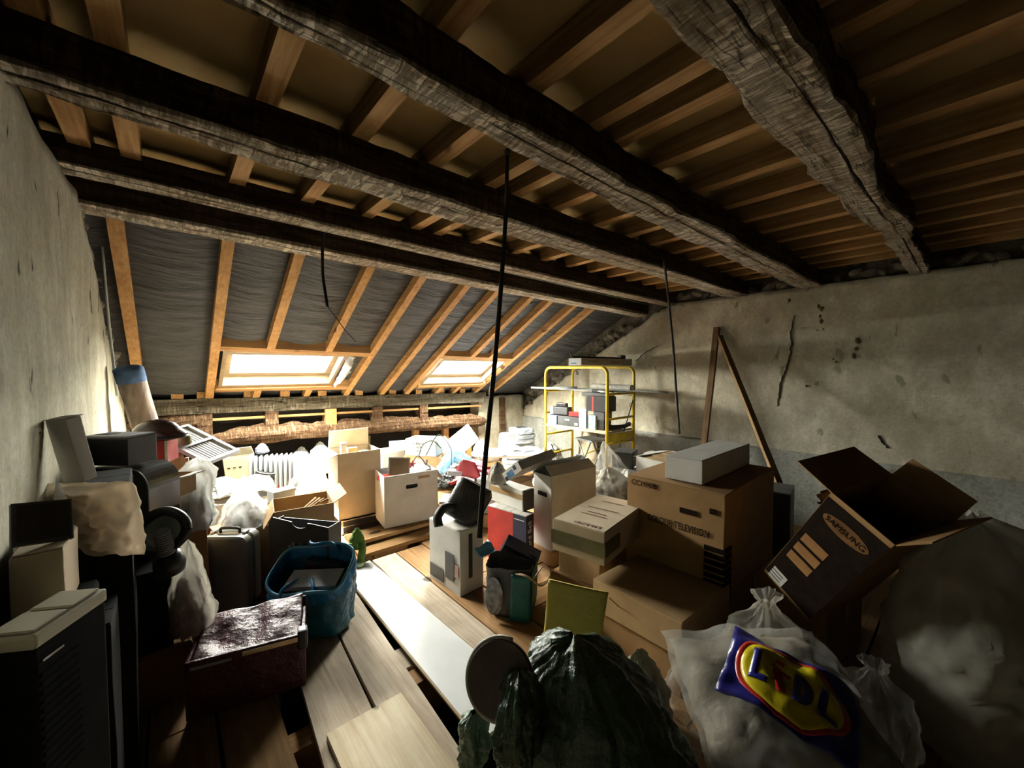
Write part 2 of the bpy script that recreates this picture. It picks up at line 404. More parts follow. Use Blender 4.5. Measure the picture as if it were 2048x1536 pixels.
wr = gable('wall_right', XR, -1, M_plasterR, '', -7.2, 5.6, 2.27, 0.20, 0.0, 5.0)
tag(wr, 'long grey plaster wall with cracks behind the leaning battens', 'wall', kind='structure')
for p in wl.data.polygons: p.use_smooth = True
for p in wr.data.polygons: p.use_smooth = True
# rough masonry behind the plaster
def backing(name, xa, xb):
    bm = bmesh.new(); poly = [(-7.3, -0.25), (5.7, -0.25), (5.7, 0.72), (2.93, slope_z(0, 2.93) + 0.16), (2.6, 2.62), (-7.3, 2.62)]
    a = [bm.verts.new((xa, y, z)) for y, z in poly]; b = [bm.verts.new((xb, y, z)) for y, z in poly]
    bm.faces.new(a); bm.faces.new(b[::-1])
    for i in range(len(poly)): bm.faces.new((a[i], a[(i + 1) % len(poly)], b[(i + 1) % len(poly)], b[i]))
    return bm
fin('masonry_backing', backing('', XL - 0.06, XL - 0.36), M_rubble, wl)
fin('masonry_backing', backing('', XR + 0.06, XR + 0.36), M_rubble, wr)
# plinth of the right wall
bm = bmesh.new(); prev = None
for i in range(121):
    y = -7.2 + 12.7 * i / 120
    zt = 0.70 + 0.006 * noise.noise(Vector((y * 4, 1, 1)))
    pts = [bm.verts.new((XR - 0.034, y, -0.02)), bm.verts.new((XR - 0.03 - 0.004 * noise.noise(Vector((y * 6, 0, 0))), y, zt - 0.01)), bm.verts.new((XR - 0.02, y, zt)), bm.verts.new((XR + 0.03, y, zt + 0.002))]
    if prev:
        for j in range(3): bm.faces.new((prev[j], pts[j], pts[j + 1], prev[j + 1]))
    prev = pts
fin('plinth', bm, M_plinth, wr)
# cracks in the right wall
def crack(pts, w, x=XR - 0.014):
    bm = bmesh.new(); P = spline(pts, 8); L = []; w = w * 0.6; n = len(P)
    for i, p in enumerate(P):
        j = 0.012 * noise.noise(Vector((i * 0.55, w * 99, 2))) + 0.008 * noise.noise(Vector((i * 1.7, w * 99, 7)))
        ww = w * (0.25 + 0.75 * math.sin(math.pi * (i + 0.5) / n)) * (0.7 + 0.6 * abs(noise.noise(Vector((i * 0.9, 3, 3)))))
        L.append([bm.verts.new((x, p[1] + j + s * ww, p[2])) for s in (-1, 1)] + [bm.verts.new((x + 0.02, p[1] + j, p[2]))])
    for a, b in zip(L, L[1:]):
        bm.faces.new((a[0], a[1], b[1], b[0])); bm.faces.new((a[1], a[2], b[2], b[1])); bm.faces.new((a[2], a[0], b[0], b[2]))
    fin('crack', bm, M_crack, wr)
crack([onx(1590, 630, XR), onx(1583, 665, XR), onx(1583, 700, XR), onx(1571, 738, XR), onx(1560, 775, XR), onx(1554, 812, XR)], 0.010)
crack([onx(1320, 690, XR), onx(1290, 706, XR), onx(1272, 722, XR)], 0.004)
M_moss = mat('moss_stain', (0.20, 0.18, 0.07), 0.95, (0.11, 0.10, 0.04), 30)
def moss(px, py, r, seed):
    """a small rough patch of moss on the wall"""
    c = onx(px, py, XR - 0.012); bm = bmesh.new(); n_ = 22
    ctr = bm.verts.new((c.x - 0.006, c.y, c.z)); rim = []
    for k in range(n_):
        a = 2 * math.pi * k / n_; q = r * (0.6 + 0.9 * abs(noise.noise(Vector((math.cos(a) * 2, math.sin(a) * 2, seed)))))
        rim.append(bm.verts.new((c.x + 0.01, c.y + q * math.cos(a), c.z + 1.5 * q * math.sin(a))))
    for k in range(n_): bm.faces.new((ctr, rim[k], rim[(k + 1) % n_]))
    fin('moss_patch', bm, M_moss, wr)
for k, (px, py, r) in enumerate(((1637, 612, 0.016), (1643, 617, 0.02), (1640, 632, 0.014), (1642, 642, 0.02), (1646, 658, 0.008), (1634, 660, 0.006), (1714, 680, 0.02), (1716, 684, 0.014), (1711, 698, 0.016), (1707, 712, 0.018), (1666, 718, 0.008), (1672, 724, 0.01), (1578, 601, 0.022), (1605, 656, 0.006), (1612, 772, 0.01))): moss(px, py, r, k * 3.3)
crack([onx(1755, 870, XR), onx(1765, 885, XR), onx(1775, 896, XR)], 0.004)
# loose rubble stones along the broken plaster edge under the slope
def stone_mesh(seed):
    bm = bmesh.new(); bmesh.ops.create_icosphere(bm, subdivisions=2, radius=1.0)
    for v in bm.verts:
        n = v.co.normalized(); v.co = n * (0.8 + 0.35 * noise.noise(n * 1.6 + Vector((seed, 0, 0))))
        v.co = Vector((max(-.7, min(.7, v.co.x)), max(-.85, min(.85, v.co.y)), max(-.6, min(.6, v.co.z))))
    me = bpy.data.meshes.new('stone'); bm.to_mesh(me); bm.free(); me.materials.append(M_stone); return me
SM = [stone_mesh(i * 3.7) for i in range(5)]
def stones(parent, x, n, seed, y0, y1, lo, hi):
    rnd = random.Random(seed)
    for i in range(n):
        y = y0 + (y1 - y0) * (i + rnd.random()) / n
        z = slope_z(x, y) + rnd.uniform(lo, hi)
        o = new_obj('stone', SM[rnd.randrange(5)], parent, (x, y, z), (rnd.uniform(-3, 3), rnd.uniform(-3, 3), rnd.uniform(-3, 3)))
        s = rnd.uniform(0.035, 0.085); o.scale = (s * 0.8, s * rnd.uniform(0.9, 1.5), s)
stones(wr, XR + 0.05, 62, 3, 3.0, 5.3, -0.24, -0.02)
stones(wl, XL - 0.05, 26, 5, 2.9, 4.9, -0.12, 0.02)
# masonry between the beam ends on the right wall
rnd = random.Random(12)
for i in range(34):
    o = new_obj('stone', SM[i % 5], wr, (XR + 0.05, -0.4 + 3.3 * i / 34 + rnd.uniform(-.03, .03), 2.33 + rnd.uniform(-.03, .03)), (rnd.uniform(-3, 3), rnd.uniform(-3, 3), 0))
    s = rnd.uniform(0.04, 0.07); o.scale = (s * 0.7, s * 1.5, s * 0.9)
# unseen wall behind the camera, dark and far back to cut bounce light, and the low dark wall under the eaves
tag(boxpart('wall_back', M_plank_dx, None, XL - 0.3, XR + 0.3, -7.35, -7.2, -0.2, 2.7), 'unseen dark boarded wall closing the attic, set far back to cut bounce light', 'wall', kind='structure')
tag(boxpart('wall_eaves', M_void, None, XL - 0.3, XR + 0.3, 5.62, 5.75, -0.3, 1.1), 'low wall under the eaves, coloured black for the shade of the void', 'wall', kind='structure')
# plastered stub wall closing the eaves at the right end
stub = thing('wall_stub', 'short plastered stub wall closing the eaves void beside the zinc pot', 'wall', kind='structure')
bm = bmesh.new(); bx(bm, 3.62, XR + 0.03, 5.02, 5.25, -0.05, 1.06); bmesh.ops.subdivide_edges(bm, edges=bm.edges[:], cuts=9, use_grid_fill=True)
for v in bm.verts: v.co.y += 0.02 * noise.noise(v.co * 5); v.co.z += 0.03 * noise.noise(Vector((v.co.x * 6, 0, 0))) if v.co.z > 1 else 0
fin('plaster_face', bm, M_plasterR, stub, smooth=True)
boxpart('timber_post', M_rotten, stub, 4.02, 4.12, 4.985, 5.03, 0.0, 1.03)

# ---- ceiling: boards on pine joists
ceil = thing('ceiling', 'tan ceiling boards over orange pine joists', 'ceiling', kind='structure')
JX = [-0.25, -0.10, 0.27, 0.58, 0.90, 1.21, 1.37, 1.66, 2.04, 2.36, 2.66, 2.96, 3.26, 3.56, 3.86, 4.14, 4.40]
ZJ = 2.385
for x in JX:
    w = 0.032
    boxpart('joist', M_joist, ceil, x - w, x + w, -7.2, 2.95, ZJ, ZJ + 0.085)
for a, b in zip([-0.62] + JX[::2], JX[::2] + [4.9]):
    boxpart('ceiling_board', M_panel, ceil, a, b - 0.003, -7.25, 0.3, ZJ + 0.086, ZJ + 0.11)
    boxpart('ceiling_board', M_panel, ceil, a, b - 0.003, 0.303, 3.05, ZJ + 0.086, ZJ + 0.11)

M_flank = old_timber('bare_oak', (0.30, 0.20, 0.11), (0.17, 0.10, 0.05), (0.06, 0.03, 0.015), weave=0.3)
def beam(name, label, x0, x1, ya, yb, z0f, z1, seed, m, seg=150, crackpos=0.4, rough=1.0, wav=0.0):
    """hewn beam along X: bottom at z0f(x), wobbling arrises, an open check along its underside"""
    bm = bmesh.new(); rings = []; yw = yb if callable(yb) else (lambda q: yb)
    for i in range(seg + 1):
        x = x0 + (x1 - x0) * i / seg; z0 = z0f(x); w = yw(x) - ya
        V = lambda k, f: noise.noise(Vector((x * f, seed * 3.1, k * 5.7)))
        bow = 0.02 * rough * V(0, 0.55); sag = 0.014 * rough * V(1, 0.7)
        eA = 0.022 * rough * V(2, 2.2) + 0.008 * rough * V(3, 12); eB = 0.022 * rough * V(4, 2.2) + 0.008 * rough * V(5, 12)
        cp = crackpos + 0.10 * V(6, 0.9) + 0.03 * V(7, 6); cw = max(0.0, 0.003 + 0.007 * V(8, 1.8)); cd = 0.022 * min(1, cw / 0.004)
        pr = [(0, 1.0), (0, 0.66), (0, 0.33), (0.0, 0.10), (0.03, 0.02), (0.1, 0), (0.22, 0), (cp - cw / w - 0.03, 0), (cp - cw / w, 0), (cp, cd), (cp + cw / w, 0), (cp + cw / w + 0.03, 0), (0.8, 0), (0.92, 0), (0.98, 0.03), (1, 0.12), (1, 0.5), (1, 1.0)]
        ring = []
        for k, (u, v) in enumerate(pr):
            yy = ya + w * u + bow + (eA if u < 0.15 else 0) + (eB if u > 0.85 else 0)
            zz = z0 + (v if k == 9 else v * (z1 - z0)) + sag * (1 - v)
            n3 = Vector((x * 14, yy * 14, zz * 14 + seed))
            jit = 0.005 * rough * noise.noise(n3) + 0.006 * rough * noise.noise(Vector((x * 4, k * 1.3, seed)))
            ring.append(bm.verts.new((x, yy + (jit if u in (0, 1) else 0), zz + (jit if v < 0.1 else 0))))
        rings.append(ring)
    for a, b in zip(rings, rings[1:]):
        for k in range(len(a)):
            f = bm.faces.new((a[k], a[(k + 1) % len(a)], b[(k + 1) % len(a)], b[k]))
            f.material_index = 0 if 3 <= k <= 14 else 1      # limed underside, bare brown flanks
    bm.faces.new(rings[0]); bm.faces.new(rings[-1][::-1])
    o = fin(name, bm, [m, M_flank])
    return tag(o, label, 'beam', 'ceiling beams', 'structure')
XA, XB = XL - 0.1, XR + 0.12
def smooth01(t): t = max(0.0, min(1.0, t)); return t * t * (3 - 2 * t)
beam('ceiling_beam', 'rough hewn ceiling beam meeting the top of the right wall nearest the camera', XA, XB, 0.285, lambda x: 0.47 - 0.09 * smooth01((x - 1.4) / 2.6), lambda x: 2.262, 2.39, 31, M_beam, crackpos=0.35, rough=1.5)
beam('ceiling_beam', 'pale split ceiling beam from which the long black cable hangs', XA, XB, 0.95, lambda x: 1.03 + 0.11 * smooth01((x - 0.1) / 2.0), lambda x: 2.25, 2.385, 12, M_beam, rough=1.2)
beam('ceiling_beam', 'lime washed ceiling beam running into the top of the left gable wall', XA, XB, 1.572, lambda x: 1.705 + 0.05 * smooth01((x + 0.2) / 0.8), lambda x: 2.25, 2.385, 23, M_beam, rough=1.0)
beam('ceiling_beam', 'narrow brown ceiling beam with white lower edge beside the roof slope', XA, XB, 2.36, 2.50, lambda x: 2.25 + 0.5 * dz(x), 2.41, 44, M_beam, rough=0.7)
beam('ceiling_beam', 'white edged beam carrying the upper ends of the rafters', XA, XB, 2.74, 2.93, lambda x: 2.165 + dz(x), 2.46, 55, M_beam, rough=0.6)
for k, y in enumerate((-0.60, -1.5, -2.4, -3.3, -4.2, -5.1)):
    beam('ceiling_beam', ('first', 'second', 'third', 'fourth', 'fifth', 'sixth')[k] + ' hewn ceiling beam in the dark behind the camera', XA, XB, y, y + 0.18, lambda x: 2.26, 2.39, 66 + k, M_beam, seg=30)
# conduit along the last beam
cond = tubeobj('conduit', [(x, 2.715, 2.30 + dz(x) * 0.9) for x in [XA + (XB - XA) * i / 12 for i in range(13)]], 0.009, M_grey)
tag(cond, 'thin pale conduit running along the white edged beam', 'conduit')

# ---- roof slope: membrane, rafters, trimmers, skylights
roof = thing('roof_slope', 'roof slope lined with wrinkled dark grey membrane between orange rafters', 'roof', kind='structure')
RAFT = [(-0.20, 0), (0.29, 0), (0.68, 1), (1.16, 1), (1.59, 0), (2.03, 0), (2.37, 0), (2.81, 1), (3.09, 1), (3.48, 0), (3.80, 0)]
SL = math.atan(0.548)
RH = 0.085
WIN = [(0.345, 1.52, 4.10, 4.70), (2.42, 3.44, 4.08, 4.68)]
def rafter(x, y0, y1, w=0.032, name='rafter', m=M_pine):
    bm = bmesh.new()
    vs = []
    for y in (y0, y1):
        for (dx, h) in ((-w, 0), (w, 0), (w, RH), (-w, RH)):
            vs.append(bm.verts.new((x + dx, y, slope_z(x, y) + h)))
    for f in ((0, 1, 2, 3), (7, 6, 5, 4), (0, 4, 5, 1), (1, 5, 6, 2), (2, 6, 7, 3), (3, 7, 4, 0)): bm.faces.new([vs[i] for i in f])
    return fin(name, bm, m, roof)
for x, cut in RAFT:
    if cut:
        rafter(x, 2.75, 4.05)
        rafter(x, 4.75, 5.0)
    else: rafter(x, 2.75, 4.98)
def trimmer(x0, x1, y, w=0.032, h0=0.0, name='trimmer'):
    bm = bmesh.new(); vs = []
    for x in (x0, x1):
        for (dy, h) in ((-w, h0), (w, h0), (w, RH), (-w, RH)): vs.append(bm.verts.new((x, y + dy, slope_z(x, y + dy) + h)))
    for f in ((0, 1, 2, 3), (7, 6, 5, 4), (0, 4, 5, 1), (1, 5, 6, 2), (2, 6, 7, 3), (3, 7, 4, 0)): bm.faces.new([vs[i] for i in f])
    fin(name, bm, M_pine_x, roof)
trimmer(0.32, 1.56, 4.07); trimmer(0.32, 1.56, 4.735); trimmer(2.40, 3.45, 4.05); trimmer(2.40, 3.45, 4.715)
# membrane: sagging between the rafters, open at the skylights
XS = sorted({round(XL - 0.12 + 0.04 * i, 3) for i in range(int((XR + 0.2 - XL) / 0.04) + 1)} | {w[0] for w in WIN} | {w[1] for w in WIN})
YS = sorted({round(2.7 + 0.02 * i, 3) for i in range(147)} | {w[2] for w in WIN} | {w[3] for w in WIN})
rx = [XL - 0.1] + [r[0] for r in RAFT] + [XR + 0.1]
bm = bmesh.new(); g = {}
for x in XS:
    i = max([k for k in range(len(rx)) if rx[k] <= x] or [0]); i = min(i, len(rx) - 2)
    t = (x - rx[i]) / (rx[i + 1] - rx[i]); sag = max(0.0, math.sin(math.pi * min(max(t, 0), 1)))
    for y in YS:
        nearw = any(w[0] - 0.05 < x < w[1] + 0.05 and w[2] - 0.05 < y < w[3] + 0.05 for w in WIN)
        wr_ = 0.016 * noise.noise(Vector((x * 1.6, (y + 0.10 * sag) * 14, i * 3.3))) + 0.012 * (0.4 - abs(noise.noise(Vector((x * 2.4, (y + 0.12 * sag) * 22, i * 5.1)))))
        h = RH + 0.004 - (0 if nearw else sag * (0.026 + wr_ * 1.6))
        g[x, y] = bm.verts.new((x, y, slope_z(x, y) + h))
for xa, xb in zip(XS, XS[1:]):
    for ya, yb in zip(YS, YS[1:]):
        mx, my = (xa + xb) / 2, (ya + yb) / 2
        if any(w[0] < mx < w[1] and w[2] < my < w[3] for w in WIN): continue
        bm.faces.new((g[xa, ya], g[xb, ya], g[xb, yb], g[xa, yb]))
fin('membrane', bm, M_membrane, roof, smooth=True)
# outer deck of the roof above the membrane (keeps the attic dark), open at the skylights
bm = bmesh.new()
def deck(x0, x1, y0, y1):
    vs = [bm.verts.new((x, y, slope_z(x, y) + h)) for h in (RH + 0.03, RH + 0.06) for x, y in ((x0, y0), (x1, y0), (x1, y1), (x0, y1))]
    for f in ((3, 2, 1, 0), (4, 5, 6, 7), (0, 1, 5, 4), (1, 2, 6, 5), (2, 3, 7, 6), (3, 0, 4, 7)): bm.faces.new([vs[i] for i in f])
a, b = WIN
deck(-0.75, 5.0, 2.55, 4.08); deck(-0.75, 5.0, 4.70, 6.1)
deck(-0.75, a[0], 4.08, 4.70); deck(a[1], b[0], 4.08, 4.70); deck(b[1], 5.0, 4.08, 4.70)
fin('roof_deck', bm, M_void, roof)
boxpart('roof_deck', M_void, roof, -0.75, 5.0, -7.5, 3.0, 2.60, 2.66)
boxpart('side_closure', M_void, roof, -0.75, -0.67, -7.5, 6.1, -0.3, 2.66)
boxpart('side_closure', M_void, roof, 4.92, 5.0, -7.5, 6.1, -0.3, 2.66)
boxpart('side_closure', M_void, roof, -0.75, 5.0, 5.85, 5.95, -0.3, 0.95)

M_glass = None
def glassmat():
    m, nt, b_ = _nodes('window_glass')
    g_ = nt.nodes.new('ShaderNodeBsdfGlossy'); g_.inputs['Roughness'].default_value = 0.05
    t_ = nt.nodes.new('ShaderNodeBsdfTransparent'); t_.inputs[0].default_value = (0.95, 0.97, 0.97, 1)
    d_ = nt.nodes.new('ShaderNodeBsdfTranslucent'); d_.inputs[0].default_value = (0.8, 0.85, 0.85, 1)
    mx = nt.nodes.new('ShaderNodeMixShader'); mx2 = nt.nodes.new('ShaderNodeMixShader')
    dirt = _ramp(nt, _noise(nt, 16, 8, 0.7), [(0.42, (0.02,) * 3), (0.8, (0.22,) * 3)])
    nt.links.new(dirt, mx.inputs[0]); nt.links.new(t_.outputs[0], mx.inputs[1]); nt.links.new(d_.outputs[0], mx.inputs[2])
    mx2.inputs[0].default_value = 0.05
    nt.links.new(mx.outputs[0], mx2.inputs[1]); nt.links.new(g_.outputs[0], mx2.inputs[2])
    nt.links.new(mx2.outputs[0], nt.nodes['Material Output'].inputs[0]); return m
M_glass = glassmat()
M_frame = timber('window_pine', (0.34, 0.26, 0.16), (0.25, 0.18, 0.10), axis=0, knots=False, rough=0.4)
def skylight(n, x0, x1, y0, y1, label):
    """a pivot roof window lying in the slope: lining, sash and pane"""
    w = thing('window_%d' % n, label, 'window', kind='structure')
    xc = (x0 + x1) / 2
    def bar(nm, xa, xb, ya, yb, h0, h1, m=M_frame):
        bm = bmesh.new()
        vs = [bm.verts.new((x, y, slope_z(xc, y) + h)) for h in (h0, h1) for x, y in ((xa, ya), (xb, ya), (xb, yb), (xa, yb))]
        for f in ((3, 2, 1, 0), (4, 5, 6, 7), (0, 1, 5, 4), (1, 2, 6, 5), (2, 3, 7, 6), (3, 0, 4, 7)): bm.faces.new([vs[i] for i in f])
        return fin(nm, bm, m, w)
    t = 0.03
    bar('lining', x0, x0 + t, y0, y1, 0.01, 0.17); bar('lining', x1 - t, x1, y0, y1, 0.01, 0.17)
    bar('lining', x0 + t, x1 - t, y0, y0 + t, 0.01, 0.17); bar('lining', x0 + t, x1 - t, y1 - t, y1, 0.01, 0.17)
    s = 0.05; a0, a1, b0, b1 = x0 + t + 0.004, x1 - t - 0.004, y0 + t + 0.004, y1 - t - 0.004
    bar('sash', a0, a0 + s, b0, b1, 0.10, 0.15); bar('sash', a1 - s, a1, b0, b1, 0.10, 0.15)
    bar('sash', a0 + s, a1 - s, b0, b0 + s, 0.10, 0.15); bar('sash', a0 + s, a1 - s, b1 - s, b1, 0.10, 0.15)
    bar('pane', a0 + s - 0.005, a1 - s + 0.005, b0 + s - 0.005, b1 - s + 0.005, 0.125, 0.130, M_glass)
    bar('sill_board', x0 - 0.02, x1 + 0.02, y1 + 0.002, y1 + 0.05, -0.012, 0.05, M_pine_x)
    return w
skylight(1, 0.345, 1.36, 4.12, 4.69, 'pine framed skylight with torn plastic hanging at its right side')
skylight(2, 2.44, 3.42, 4.10, 4.67, 'pine framed skylight above the heap of red books')
# filler boards either side of the first opening
bm = bmesh.new()
vs = [bm.verts.new((x, y, slope_z(1.4, y) + h)) for h in (RH, RH + 0.03) for x, y in ((1.362, 4.1), (1.54, 4.1), (1.54, 4.70), (1.362, 4.70))]
for f in ((3, 2, 1, 0), (4, 5, 6, 7), (0, 1, 5, 4), (1, 2, 6, 5), (2, 3, 7, 6), (3, 0, 4, 7)): bm.faces.new([vs[i] for i in f])
fin('filler_board', bm, M_membrane, roof)

# ---- eaves: wall plate, blocks, rotten purlin
wp = thing('eaves_beam', 'square grey wall plate beam under the lower ends of the rafters', 'beam', kind='structure')
bm = bmesh.new(); vs = []
for i in range(41):
    x = XL - 0.05 + (3.72 - XL) * i / 40; n_ = 0.008 * noise.noise(Vector((x * 3, 7, 0)))
    zt = 1.115 + dz(x) * 1.0
    vs.append([bm.verts.new(p) for p in ((x, 4.905 + n_, zt - 0.145 + n_), (x, 4.90 - n_, zt + n_), (x, 5.05, zt), (x, 5.05, zt - 0.145))])
for p, q in zip(vs, vs[1:]):
    for k in range(4): bm.faces.new((p[k], p[(k + 1) % 4], q[(k + 1) % 4], q[k]))
bm.faces.new(vs[0]); bm.faces.new(vs[-1][::-1])
fin('timber', bm, M_beam_y, wp)
boxpart('batten', M_pine_x, wp, 0.15, 3.6, 4.93, 4.99, 0.985, 1.01, rot=(0, R(1.0), 0))
for x in (0.05, 0.24, 0.62, 0.95, 1.33, 1.75, 2.18, 2.55, 2.9, 3.25):
    boxpart('block', M_pine, wp, x - 0.045, x + 0.045, 4.91, 5.2, 1.117 + dz(x), 1.185 + dz(x))
for x in (0.25, 0.82, 1.42, 1.98, 2.62):
    boxpart('strut', M_rotten if x != 1.42 else M_pine, wp, x - 0.06, x + 0.06, 4.90, 5.05, 0.80 + 0.2 * dz(x), 0.965 + dz(x))
for x in (2.55, 3.02, 3.42):
    boxpart('stud', M_pine, wp, x - 0.04, x + 0.04, 4.99, 5.06, 0.0, 0.74)
def rotten(x0, x1, zc, y, h, seed, label):
    bm = bmesh.new(); rings = []; seg = 110
    for i in range(seg + 1):
        x = x0 + (x1 - x0) * i / seg; t = i / seg
        N = lambda k, f: noise.noise(Vector((x * f, seed, k)))
        end = min(1, t * 9 + 0.25, (1 - t) * 12 + 0.4)
        top = h * 0.55 * end * (1 + 0.5 * N(1, 2.3)) + 0.03 * N(2, 7) + 0.012 * N(5, 30); bot = h * 0.5 * (0.5 + 0.5 * end) * (1 + 0.2 * N(3, 2))
        zz = zc(x); ring = []
        for k in range(14):
            a = 2 * math.pi * k / 14; c_, s_ = math.cos(a), math.sin(a)
            r = 1 + 0.22 * noise.noise(Vector((x * 3, k * 1.9, seed))) + 0.08 * noise.noise(Vector((x * 20, k * 3, seed)))
            ring.append(bm.verts.new((x, y + 0.085 * c_ * r, zz + (top if s_ > 0 else bot) * s_ * r)))
        rings.append(ring)
    for a, b in zip(rings, rings[1:]):
        for k in range(14): bm.faces.new((a[k], a[(k + 1) % 14], b[(k + 1) % 14], b[k]))
    bm.faces.new(rings[0]); bm.faces.new(rings[-1][::-1])
    return tag(fin('rotten_purlin', bm, M_rotten), label, 'beam', kind='structure')
rotten(0.26, 3.66, lambda x: 0.795 - 0.022 * x + 0.02 * math.sin(x * 1.2), 4.96, 0.17, 3.3, 'broken rotten timber with crumbling ends below the wall plate')
rotten(-0.3, 0.26, lambda x: 1.0, 4.98, 0.13, 8.1, 'split pale timber end beside the carpet roll')

# ---- outside: a pale tiled roof across the street, seen through the skylights
def tiles():
    m, nt, b_ = _nodes('pale_tiles'); b_.inputs['Roughness'].default_value = 0.8
    tc = nt.nodes.new('ShaderNodeTexCoord'); br = nt.nodes.new('ShaderNodeTexBrick')
    br.inputs['Scale'].default_value = 3.0; br.inputs['Color1'].default_value = (0.78, 0.80, 0.78, 1); br.inputs['Color2'].default_value = (0.6, 0.64, 0.62, 1); br.inputs['Mortar'].default_value = (0.3, 0.33, 0.33, 1)
    nt.links.new(tc.outputs['Object'], br.inputs[0]); nt.links.new(br.outputs[0], b_.inputs['Base Color']); return m
bm = bmesh.new(); bx(bm, -9, 9, -0.05, 0.05, -2.5, 3.0)
ob = fin('neighbour_roof', bm, tiles(), None, (6, 19, 0.6), (R(-50), 0, R(-8)))
tag(ob, 'pale tiled roof of the house across seen through the skylights', 'roof', kind='structure')

gr_ = mat('outside_ground', (0.22, 0.22, 0.17), 0.95, (0.14, 0.15, 0.10), 0.6)
tag(boxpart('ground', gr_, None, -90, 90, -90, 90, -6.4, -6.2), 'unseen ground added outside the attic to block sky light from below', 'ground', kind='structure')  # unseen plane, added to keep sky light from rising through the skylights
# portals so the renderer finds the daylight through the openings
for x0, x1, y0, y1 in ((0.345, 1.36, 4.12, 4.69), (2.44, 3.42, 4.10, 4.67)):
    ld = bpy.data.lights.new('skylight_portal', 'AREA'); ld.shape = 'RECTANGLE'
    ld.size = x1 - x0; ld.size_y = (y1 - y0) / math.cos(SL); ld.cycles.is_portal = True
    lo = bpy.data.objects.new('skylight_portal', ld); COL.objects.link(lo)
    yc = (y0 + y1) / 2; xc = (x0 + x1) / 2
    n_ = Vector((0, -math.sin(SL), -math.cos(SL)))
    lo.location = Vector((xc, yc, slope_z(xc, yc) + 0.19))
    lo.rotation_euler = n_.to_track_quat('-Z', 'Y').to_euler()

# torn plastic hanging at the right side of the first skylight
ts = thing('plastic_strip', 'torn clear plastic strip hanging at the right side of the left skylight', 'plastic')
for k in range(4):
    y0_ = 4.18 + 0.10 * k; z0_ = slope_z(1.4, y0_)
    sheet('torn_film', [(1.37 + 0.02 * k, y0_, z0_ + 0.06), (1.45 + 0.02 * k, y0_ - 0.02, z0_ + 0.05), (1.43 - 0.02 * k, y0_ + 0.10, z0_ - 0.10 - 0.02 * (k % 2)), (1.36, y0_ + 0.12, z0_ - 0.09)], M_milkyw, ts, 0.002, 10, 10, 0.05, 16, k)
# ================================================================ BUILDERS FOR THINGS
def wobble_box(bm, w, d, h, seed=0, amp=0.004, bev=0.004, cuts=3, z0=0.0):
    bx(bm, -w / 2, w / 2, -d / 2, d / 2, z0, z0 + h, None, bev)
    bmesh.ops.subdivide_edges(bm, edges=[e for e in bm.edges if e.calc_length() > 0.05], cuts=cuts, use_grid_fill=True)
    for v in bm.verts:
        n = Vector((noise.noise(v.co * 5 + Vector((seed * 3.3, 0, 0))), noise.noise(v.co * 5 + Vector((0, seed * 3.3, 9))), noise.noise(v.co * 5 + Vector((5, 0, seed * 2.1)))))
        if v.co.z > z0 + 0.002: v.co += n * amp
def closed_carton(name, label, dims, loc, rot, m, tape=True, cat='box', group=None, tape_m=None, seed=0, seam=True):
    w, d, h = dims
    t = thing(name, label, cat, loc, rot=tuple(R(a) for a in rot), group=group)
    bm = bmesh.new(); wobble_box(bm, w, d, h, seed); fin('body', bm, m, t, smooth=False)
    lw = 0.0035
    if seam:      # the two lid flaps meeting along the middle
        for s in (-1, 1):
            bm = bmesh.new(); bx(bm, -w / 2 + 0.003, w / 2 - 0.003, min(s * 0.002, s * (d / 2 - 0.003)), max(s * 0.002, s * (d / 2 - 0.003)), h + 0.0005, h + 0.0005 + lw)
            fin('lid_flap', bm, m, t)
    if tape:
        tm = tape_m or M_tape
        bm = bmesh.new(); bx(bm, -w / 2 - 0.002, w / 2 + 0.002, -0.025, 0.025, h + 0.0045, h + 0.0055)
        bx(bm, -w / 2 - 0.0055, -w / 2 - 0.0045, -0.025, 0.025, h * 0.55, h + 0.0055); bx(bm, w / 2 + 0.0045, w / 2 + 0.0055, -0.025, 0.025, h * 0.55, h + 0.0055)
        fin('tape', bm, tm, t)
    return t
